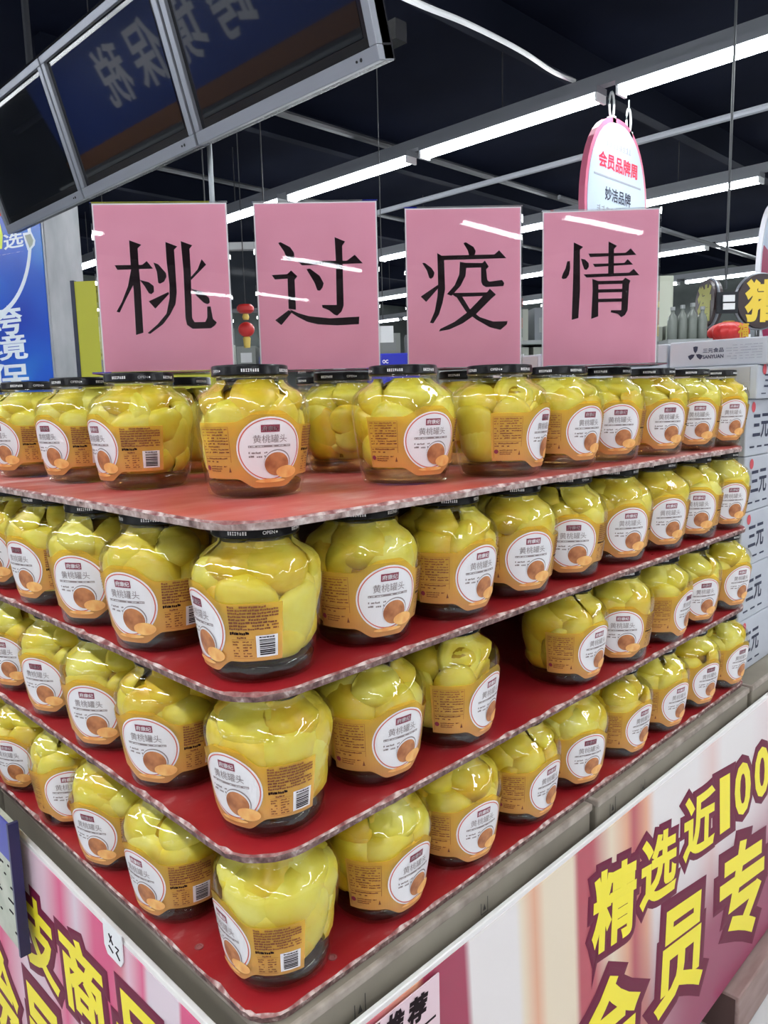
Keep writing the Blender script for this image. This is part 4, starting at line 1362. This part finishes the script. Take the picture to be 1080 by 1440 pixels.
for xx in (-0.065, 0.20):
    zb = 0.64 if xx < 0 else 0.585
    ring = [(xx + 0.035 * math.cos(t), 0.025, zb + 0.11 + 0.095 * math.sin(t)) for t in [i * PI / 8 for i in range(17)]]
    autosmooth(MB().tube(ring, 0.009, 6, 0, False).build('hanging_loop', M['white'], ov))
    MB().box(xx - 0.025, xx + 0.025, 0.0, 0.05, zb - 0.02, zb + 0.03).build('clip', M['white'], ov)
    MB().tube([(xx, 0.025, zb + 0.2), (xx, 0.025, 0.85)], 0.006, 5).build('hanging_cord', M['white'], ov)

ov2 = empty('oval_sign', (7.06, 2.0, 1.05), 0, 'white and crimson oval sign cut by the right picture edge', 'hanging sign', 'oval hanging signs')
plate(oval_outline(0.72, 1.30), 0.0, 0.04).build('rim', mat('pale_rim', (0.62, 0.62, 0.66), 0.4), ov2)
up_ = [(x * 0.95, z * 0.965) for x, z in oval_outline(0.72, 1.30)]
plate(up_, -0.003, 0.0).build('face', m_ovw, ov2)
lowp = [(x, min(z, 0.28 - (x + 0.36) * 0.30)) for x, z in up_]
plate(lowp, -0.006, -0.003).build('crimson_half', mat('crimson_face', (0.36, 0.03, 0.10), 0.45), ov2)
strokes(ov2, -0.30, 0.26, -0.26, 0.06, 0.26, mat('pink_ink', (0.62, 0.34, 0.44), 0.5), -0.008, 'brush_strokes')
MB().tube([(0, 0.02, 0.64), (0, 0.02, CEIL_Z - 1.05)], 0.006, 5).build('hanging_cord', M['white'], ov2)

# ------------------------------------------------------------------ things seen over the jars
# round dark signs with a yellow brush character
m_disc = mat('disc_brown', (0.045, 0.028, 0.03), 0.35)
m_gold = mat('disc_gold', (0.80, 0.58, 0.06), 0.45)
m_goldg = mat('disc_pale_gold', (0.52, 0.52, 0.12), 0.45)
for (x, y, yawd, r_, lab, mg) in ((997, 427, -90, 0.150, 'round dark sign with yellow character turned nearly edge-on, above the cartons', m_goldg), (1068, 424, 8, 0.172, 'round dark brown sign with golden brush character beside the crimson oval sign', m_gold)):
    p = at(x, y, 5.0)
    d = empty('round_sign', (p.x, p.y, p.z), math.atan2(RT.y, RT.x) + R(yawd), lab, 'hanging sign', 'round signs with a yellow character')
    cir = [(r_ * math.cos(2 * PI * k / 36), r_ * math.sin(2 * PI * k / 36)) for k in range(36)]
    plate(cir, -0.03, 0.03).build('disc', m_disc, d)
    autosmooth(MB().tube([(a * 1.02, 0, b * 1.02) for a, b in cir + cir[:1]], 0.010, 6, 0, False).build('rim', M['silver'], d))
    vs, fs = frame_text('猪', -r_ * 0.72, r_ * 0.72, -r_ * 0.78, r_ * 0.80, 0.05)
    MB().add([(a, -0.032 - z * 0.03, b) for a, b, z in vs], fs).build('character', mg, d)
    MB().tube([(0, 0, -r_), (0, 0, FLOOR_Z - p.z + 0.02)], 0.008, 6).build('pole', M['pipe'], d)
    MB().lathe([(0.14, FLOOR_Z - p.z), (0.14, FLOOR_Z - p.z + 0.012), (0.02, FLOOR_Z - p.z + 0.03)], 20).build('foot', M['pipe'], d)
# red ribbed lantern with a gold character
m_lred = mat('lantern_red', (0.62, 0.03, 0.03), 0.4)
p = at(1024, 466, 4.4)
o = ball('red_lantern', (p.x, p.y, p.z - 0.005), 0.108, m_lred, 'squat red ribbed lantern with gold character over the topmost carton', 'lantern', 0.55, 16, True)
vs, fs = frame_text('福', 0.005, 0.065, -0.038, 0.042, 0.03)
yw = math.atan2(RT.y, RT.x)
MB().add([(math.cos(yw) * a + math.sin(yw) * 0.1135, math.sin(yw) * a - math.cos(yw) * 0.1135, b) for a, b, z in vs], fs).build('character', m_gold, o)
# string of two small red lanterns between the first and second pink sign
p = at(345, 434, 6.0)
m_lyel = mat('tassel_yellow', (0.75, 0.55, 0.12), 0.5)
o = empty('lantern_string', (p.x, p.y, p.z), 0, 'string of small red lanterns hanging between first and second pink signs', 'lantern')
autosmooth(MB().lathe([(0.045, -0.035), (0.066, -0.015), (0.066, 0.012), (0.05, 0.03)], 20).build('upper_lantern', m_lred, o))
autosmooth(MB().lathe([(0.02, -0.085), (0.028, -0.065), (0.02, -0.04)], 14).build('middle_bead', m_lyel, o))
autosmooth(MB().lathe([(max(0.064 * math.sin(PI * k / 10), 0.006), -0.160 - 0.058 * math.cos(PI * k / 10)) for k in range(11)], 22).build('lower_lantern', m_lred, o))
MB().lathe([(0.024, -0.30), (0.030, -0.225), (0.02, -0.215)], 14).build('tassel', m_lyel, o)
MB().tube([(0, 0, 0.03), (0, 0, CEIL_Z - p.z)], 0.004, 5).build('cord', M['cord'], o)

# dark back of a hanging screen behind it
p = at(342, 392, 6.6)
o = empty('hanging_screen', (p.x, p.y, p.z), yaw0, 'dark hanging screen with pale top rail behind the lantern string', 'screen')
MB().box(-0.35, 0.26, 0, 0.05, -0.25, 0.23).build('screen_back', mat('dark_slate', (0.02, 0.026, 0.035), 0.3), o)
MB().box(-0.40, 0.30, -0.02, 0.06, 0.24, 0.30).build('top_rail', M['white'], o)
MB().box(-0.40, 0.30, -0.02, 0.06, -0.28, -0.26).build('bottom_rail', M['rail'], o)
for xx in (-0.3, 0.2):
    MB().tube([(xx, 0.02, 0.3), (xx, 0.02, CEIL_Z - p.z)], 0.006, 5).build('hanger_rod', M['cord'], o)

# beige cabinet
p = at(920, 388, 7.0)
o = empty('tall_cabinet', (p.x, p.y, FLOOR_Z), yaw0, 'tall pale beige-green cabinet right of the rightmost pink sign', 'cabinet')
hc = p.z - FLOOR_Z
bevel(MB().box(-0.55, 0.18, 0, 0.5, 0.08, hc).build('body', mat('beige_green', (0.44, 0.47, 0.38), 0.6), o), 0.006)
MB().box(-0.53, -0.19, -0.012, 0, 0.12, hc - 0.05).build('door', mat('beige_green_door', (0.47, 0.50, 0.41), 0.55), o)
MB().box(-0.18, 0.16, -0.012, 0, 0.12, hc - 0.05).build('door', bpy.data.materials['beige_green_door'], o)
MB().box(-0.54, 0.17, 0.02, 0.48, 0, 0.08).build('plinth', M['dark'], o)

# small double price board on a rod
p = at(1026, 424, 4.8)
o = empty('price_board', (p.x, p.y, p.z), yaw0, 'two small pale price plates on a rod between the round signs', 'price sign')
MB().box(-0.040, 0.033, 0, 0.01, 0.0, 0.040).build('plate', M['white'], o)
MB().box(-0.038, 0.035, 0, 0.01, -0.048, -0.010).build('plate', M['white'], o)
MB().box(-0.07, 0.06, 0.012, 0.03, -0.07, 0.06).build('dark_backing', M['dark'], o)
MB().tube([(-0.02, 0.02, 0.08), (-0.02, 0.02, CEIL_Z - p.z)], 0.008, 6).build('rod', M['pipe'], o)

# ------------------------------------------------------------------ shelving far behind the display
m_shelf = mat('shelf_white', (0.30, 0.32, 0.32), 0.5)
GOODS = [mat('goods_%d' % i, c, 0.6) for i, c in enumerate(((0.30, 0.32, 0.30), (0.22, 0.24, 0.20), (0.42, 0.42, 0.40), (0.20, 0.22, 0.24), (0.36, 0.38, 0.33), (0.16, 0.18, 0.14)))]
WHERE = []


def shelf_unit(px, depth, width, ztop, label, goods_label, yaw=0.0, nper=5, seed=1):
    p = at(px, 500, depth)
    o = empty('shelf_unit', (p.x, p.y, FLOOR_Z), yaw0 + yaw, label, 'shelf', 'shelf units far behind')
    H = ztop - FLOOR_Z
    MB().box(-width / 2, width / 2, 0.40, 0.43, 0, H).build('back_panel', m_shelf, o)
    for sx in (-width / 2, width / 2 - 0.03):
        MB().box(sx, sx + 0.03, 0, 0.43, 0, H).build('upright', m_shelf, o)
    levels = [0.12, 0.52, 0.92, 1.30, 1.62]
    levels = [q for q in levels if q < H - 0.12]
    for q in levels:
        MB().box(-width / 2 + 0.03, width / 2 - 0.03, 0, 0.40, q, q + 0.03).build('shelf_board', m_shelf, o)
    MB().box(-width / 2, width / 2, -0.01, 0.43, H, H + 0.03).build('top_board', m_shelf, o)
    rnd = random.Random(seed)
    ca, sa = math.cos(yaw0 + yaw), math.sin(yaw0 + yaw)
    for li, zz in enumerate(levels[-1:] + [H]):
        n = nper
        wv = (width - 0.1) / n
        for k in range(n):
            hh = rnd.uniform(0.16, 0.26)
            if li == 0: hh = min(hh, H - zz - 0.05)
            bw = wv * rnd.uniform(0.70, 0.93)
            lx = -width / 2 + 0.05 + wv * (k + 0.5)
            wx = p.x + ca * lx - sa * 0.2; wy = p.y + sa * lx + ca * 0.2
            b = empty('goods_box', (wx, wy, FLOOR_Z + zz + 0.0305), yaw0 + yaw, 'goods box %s the far shelf %s, %s from left' % ('on' if li else 'inside', goods_label, ORD[k]), 'box', 'goods on the far shelves')
            MB().box(-bw / 2, bw / 2, -0.15, 0.15, 0, hh).build('box_body', rnd.choice(GOODS), b)
            MB().box(-bw * 0.3, bw * 0.3, -0.152, -0.15, hh * 0.25, hh * 0.7).build('box_label', rnd.choice((M['white'], m_shelf, GOODS[4])), b)
    return o


shelf_unit(750, 6.0, 1.5, 0.50, 'white shelf unit seen between third and fourth pink signs', 'between third and fourth signs', 0.1, 6, 3)
shelf_unit(548, 6.6, 1.2, 0.44, 'white shelf unit seen between second and third pink signs', 'between second and third signs', 0.0, 5, 9)
shelf_unit(345, 7.2, 1.3, 0.40, 'white shelf unit seen between first and second pink signs', 'between first and second signs', 0.0, 5, 5)
shelf_unit(985, 5.6, 0.95, 0.30, 'white shelf unit seen behind the topmost milk carton', 'behind the topmost carton', 0.0, 5, 15)
# bottles on a shelf behind the cartons
m_bottle = mat('grey_bottle', (0.16, 0.18, 0.16), 0.25)
p = at(968, 478, 4.2)
st = empty('bottle_stand', (p.x, p.y, FLOOR_Z), yaw0, 'white counter behind the cartons carrying grey bottles', 'counter')
MB().box(-0.13, 0.09, -0.07, 0.30, 0, p.z - 0.03 - FLOOR_Z).build('cabinet_body', m_shelf, st)
MB().box(-0.14, 0.10, -0.08, 0.31, p.z - 0.03 - FLOOR_Z, p.z - FLOOR_Z).build('counter_top', m_shelf, st)
bt = MB().lathe([(0.026, 0), (0.027, 0.01), (0.027, 0.11), (0.022, 0.135), (0.010, 0.155), (0.010, 0.175), (0.012, 0.176), (0.012, 0.19)], 16)
bt_me = mesh('bottle_body', bt.v, bt.f, m_bottle, None, True)
bc = MB().lathe([(0.0125, 0.172), (0.0125, 0.192)], 12); bc_me = mesh('bottle_cap', bc.v, bc.f, m_shelf)
ca, sa = math.cos(yaw0), math.sin(yaw0)
for k in range(4):
    lx = -0.090 + 0.054 * k
    b = empty('bottle', (p.x + ca * lx, p.y + sa * lx, p.z + 0.0005), 0, 'grey bottle behind the cartons, %s from the beige cabinet' % ORD[k], 'bottle', 'grey bottles behind the cartons')
    s = 0.92 + 0.05 * ((k * 7) % 3)
    b.scale = (1, 1, s)
    obj('bottle_body', bt_me, b); obj('bottle_cap', bc_me, b)
# blue crate with white mark and pale sheet between the second and third pink sign
p = at(553, 520, 2.6)
o = empty('blue_box', (p.x, p.y, p.z - 0.35), yaw0, 'bright blue box with small white mark between second and third signs', 'box')
bevel(MB().box(-0.09, 0.09, 0, 0.12, 0, 0.405).build('box_body', mat('bright_blue', (0.01, 0.02, 0.42), 0.4), o), 0.003)
vs, fs = frame_text('OC', -0.036, -0.016, 0.372, 0.384, 0.03)
MB().add([(a, -0.001 - z * 0.01, b) for a, b, z in vs], fs).build('mark', M['white_ink'], o)
o2 = empty('box_pedestal', (p.x, p.y, FLOOR_Z), yaw0, 'grey pedestal carrying the bright blue box', 'pedestal')
MB().box(-0.12, 0.12, -0.02, 0.16, 0, p.z - 0.35 - FLOOR_Z - 0.031).build('body', m_shelf, o2)
MB().box(-0.13, 0.13, -0.03, 0.17, p.z - 0.35 - FLOOR_Z - 0.03, p.z - 0.35 - FLOOR_Z - 0.0005).build('top', m_shelf, o2)
p = at(543, 470, 5.2)
o = empty('hanging_notice', (p.x, p.y, p.z), yaw0, 'pale grey notice sheet hanging between second and third pink signs', 'notice')
MB().box(-0.10, 0.05, 0, 0.006, -0.055, 0.055).build('notice_sheet', M['white'], o)
MB().tube([(-0.02, 0.003, 0.055), (-0.02, 0.003, CEIL_Z - p.z)], 0.003, 5).build('cord', M['cord'], o)

# ------------------------------------------------------------------ the side of the shop that the screens mirror
ws = empty('lettering_panel', (-2.5, 6.6, 1.45), 0, 'long blue lettering panel on the shop side that the screens mirror', 'sign')
m_bluewall = mat('blue_wall_panel', (0.02, 0.05, 0.26), 0.5)
m_wl = mat('lettering_white', (0.55, 0.56, 0.62), 0.5)
MB().box(-0.08, 0.0, -3.6, 3.9, 0.0, 1.45).build('panel', m_bluewall, ws)
for c, yy in (('跨', 6.15), ('境', 6.95), ('保', 7.72), ('税', 8.5)):
    vs, fs = frame_text(c, yy - 0.31 - 6.6, yy + 0.31 - 6.6, 0.22, 0.86, 0.02)
    MB().add([(0.002 + z * 0.02, a, b) for a, b, z in vs], fs).build('letter', m_wl, ws)
m_orange = mat('orange_header', (0.22, 0.09, 0.03), 0.5)
gs = empty('goods_rack', (-2.5, 6.6, FLOOR_Z), 0, 'wall shelving under the blue lettering panel', 'shelf')
MB().box(-0.1, 0.05, -3.6, 3.9, 2.28, 2.468).build('header_board', m_orange, gs)
MB().box(-0.1, 0.0, -3.6, 3.9, 0.0, 2.28).build('back_panel', m_shelf, gs)
for q in (0.2, 0.7, 1.2, 1.7, 2.2):
    MB().box(0.0, 0.35, -3.6, 3.9, q, q + 0.03).build('shelf_board', m_shelf, gs)
rnd = random.Random(21)
for li, q in enumerate((1.2, 1.7)):
    for k in range(12):
        yy = -3.3 + k * 0.6
        hh = rnd.uniform(0.25, 0.42)
        b = empty('goods_box', (-2.32, 6.6 + yy, FLOOR_Z + q + 0.031), 0, 'pale goods box on the %s wall shelf under blue panel, %s along' % (('middle', 'upper')[li], ORD[k]), 'box', 'goods on the wall shelf')
        MB().box(-0.12, 0.12, -0.2, 0.2, 0, hh).build('box_body', rnd.choice(GOODS[:5] + [m_orange, m_shelf]), b)
        MB().box(0.12, 0.122, -0.12, 0.12, hh * 0.3, hh * 0.7).build('box_label', M['white'], b)
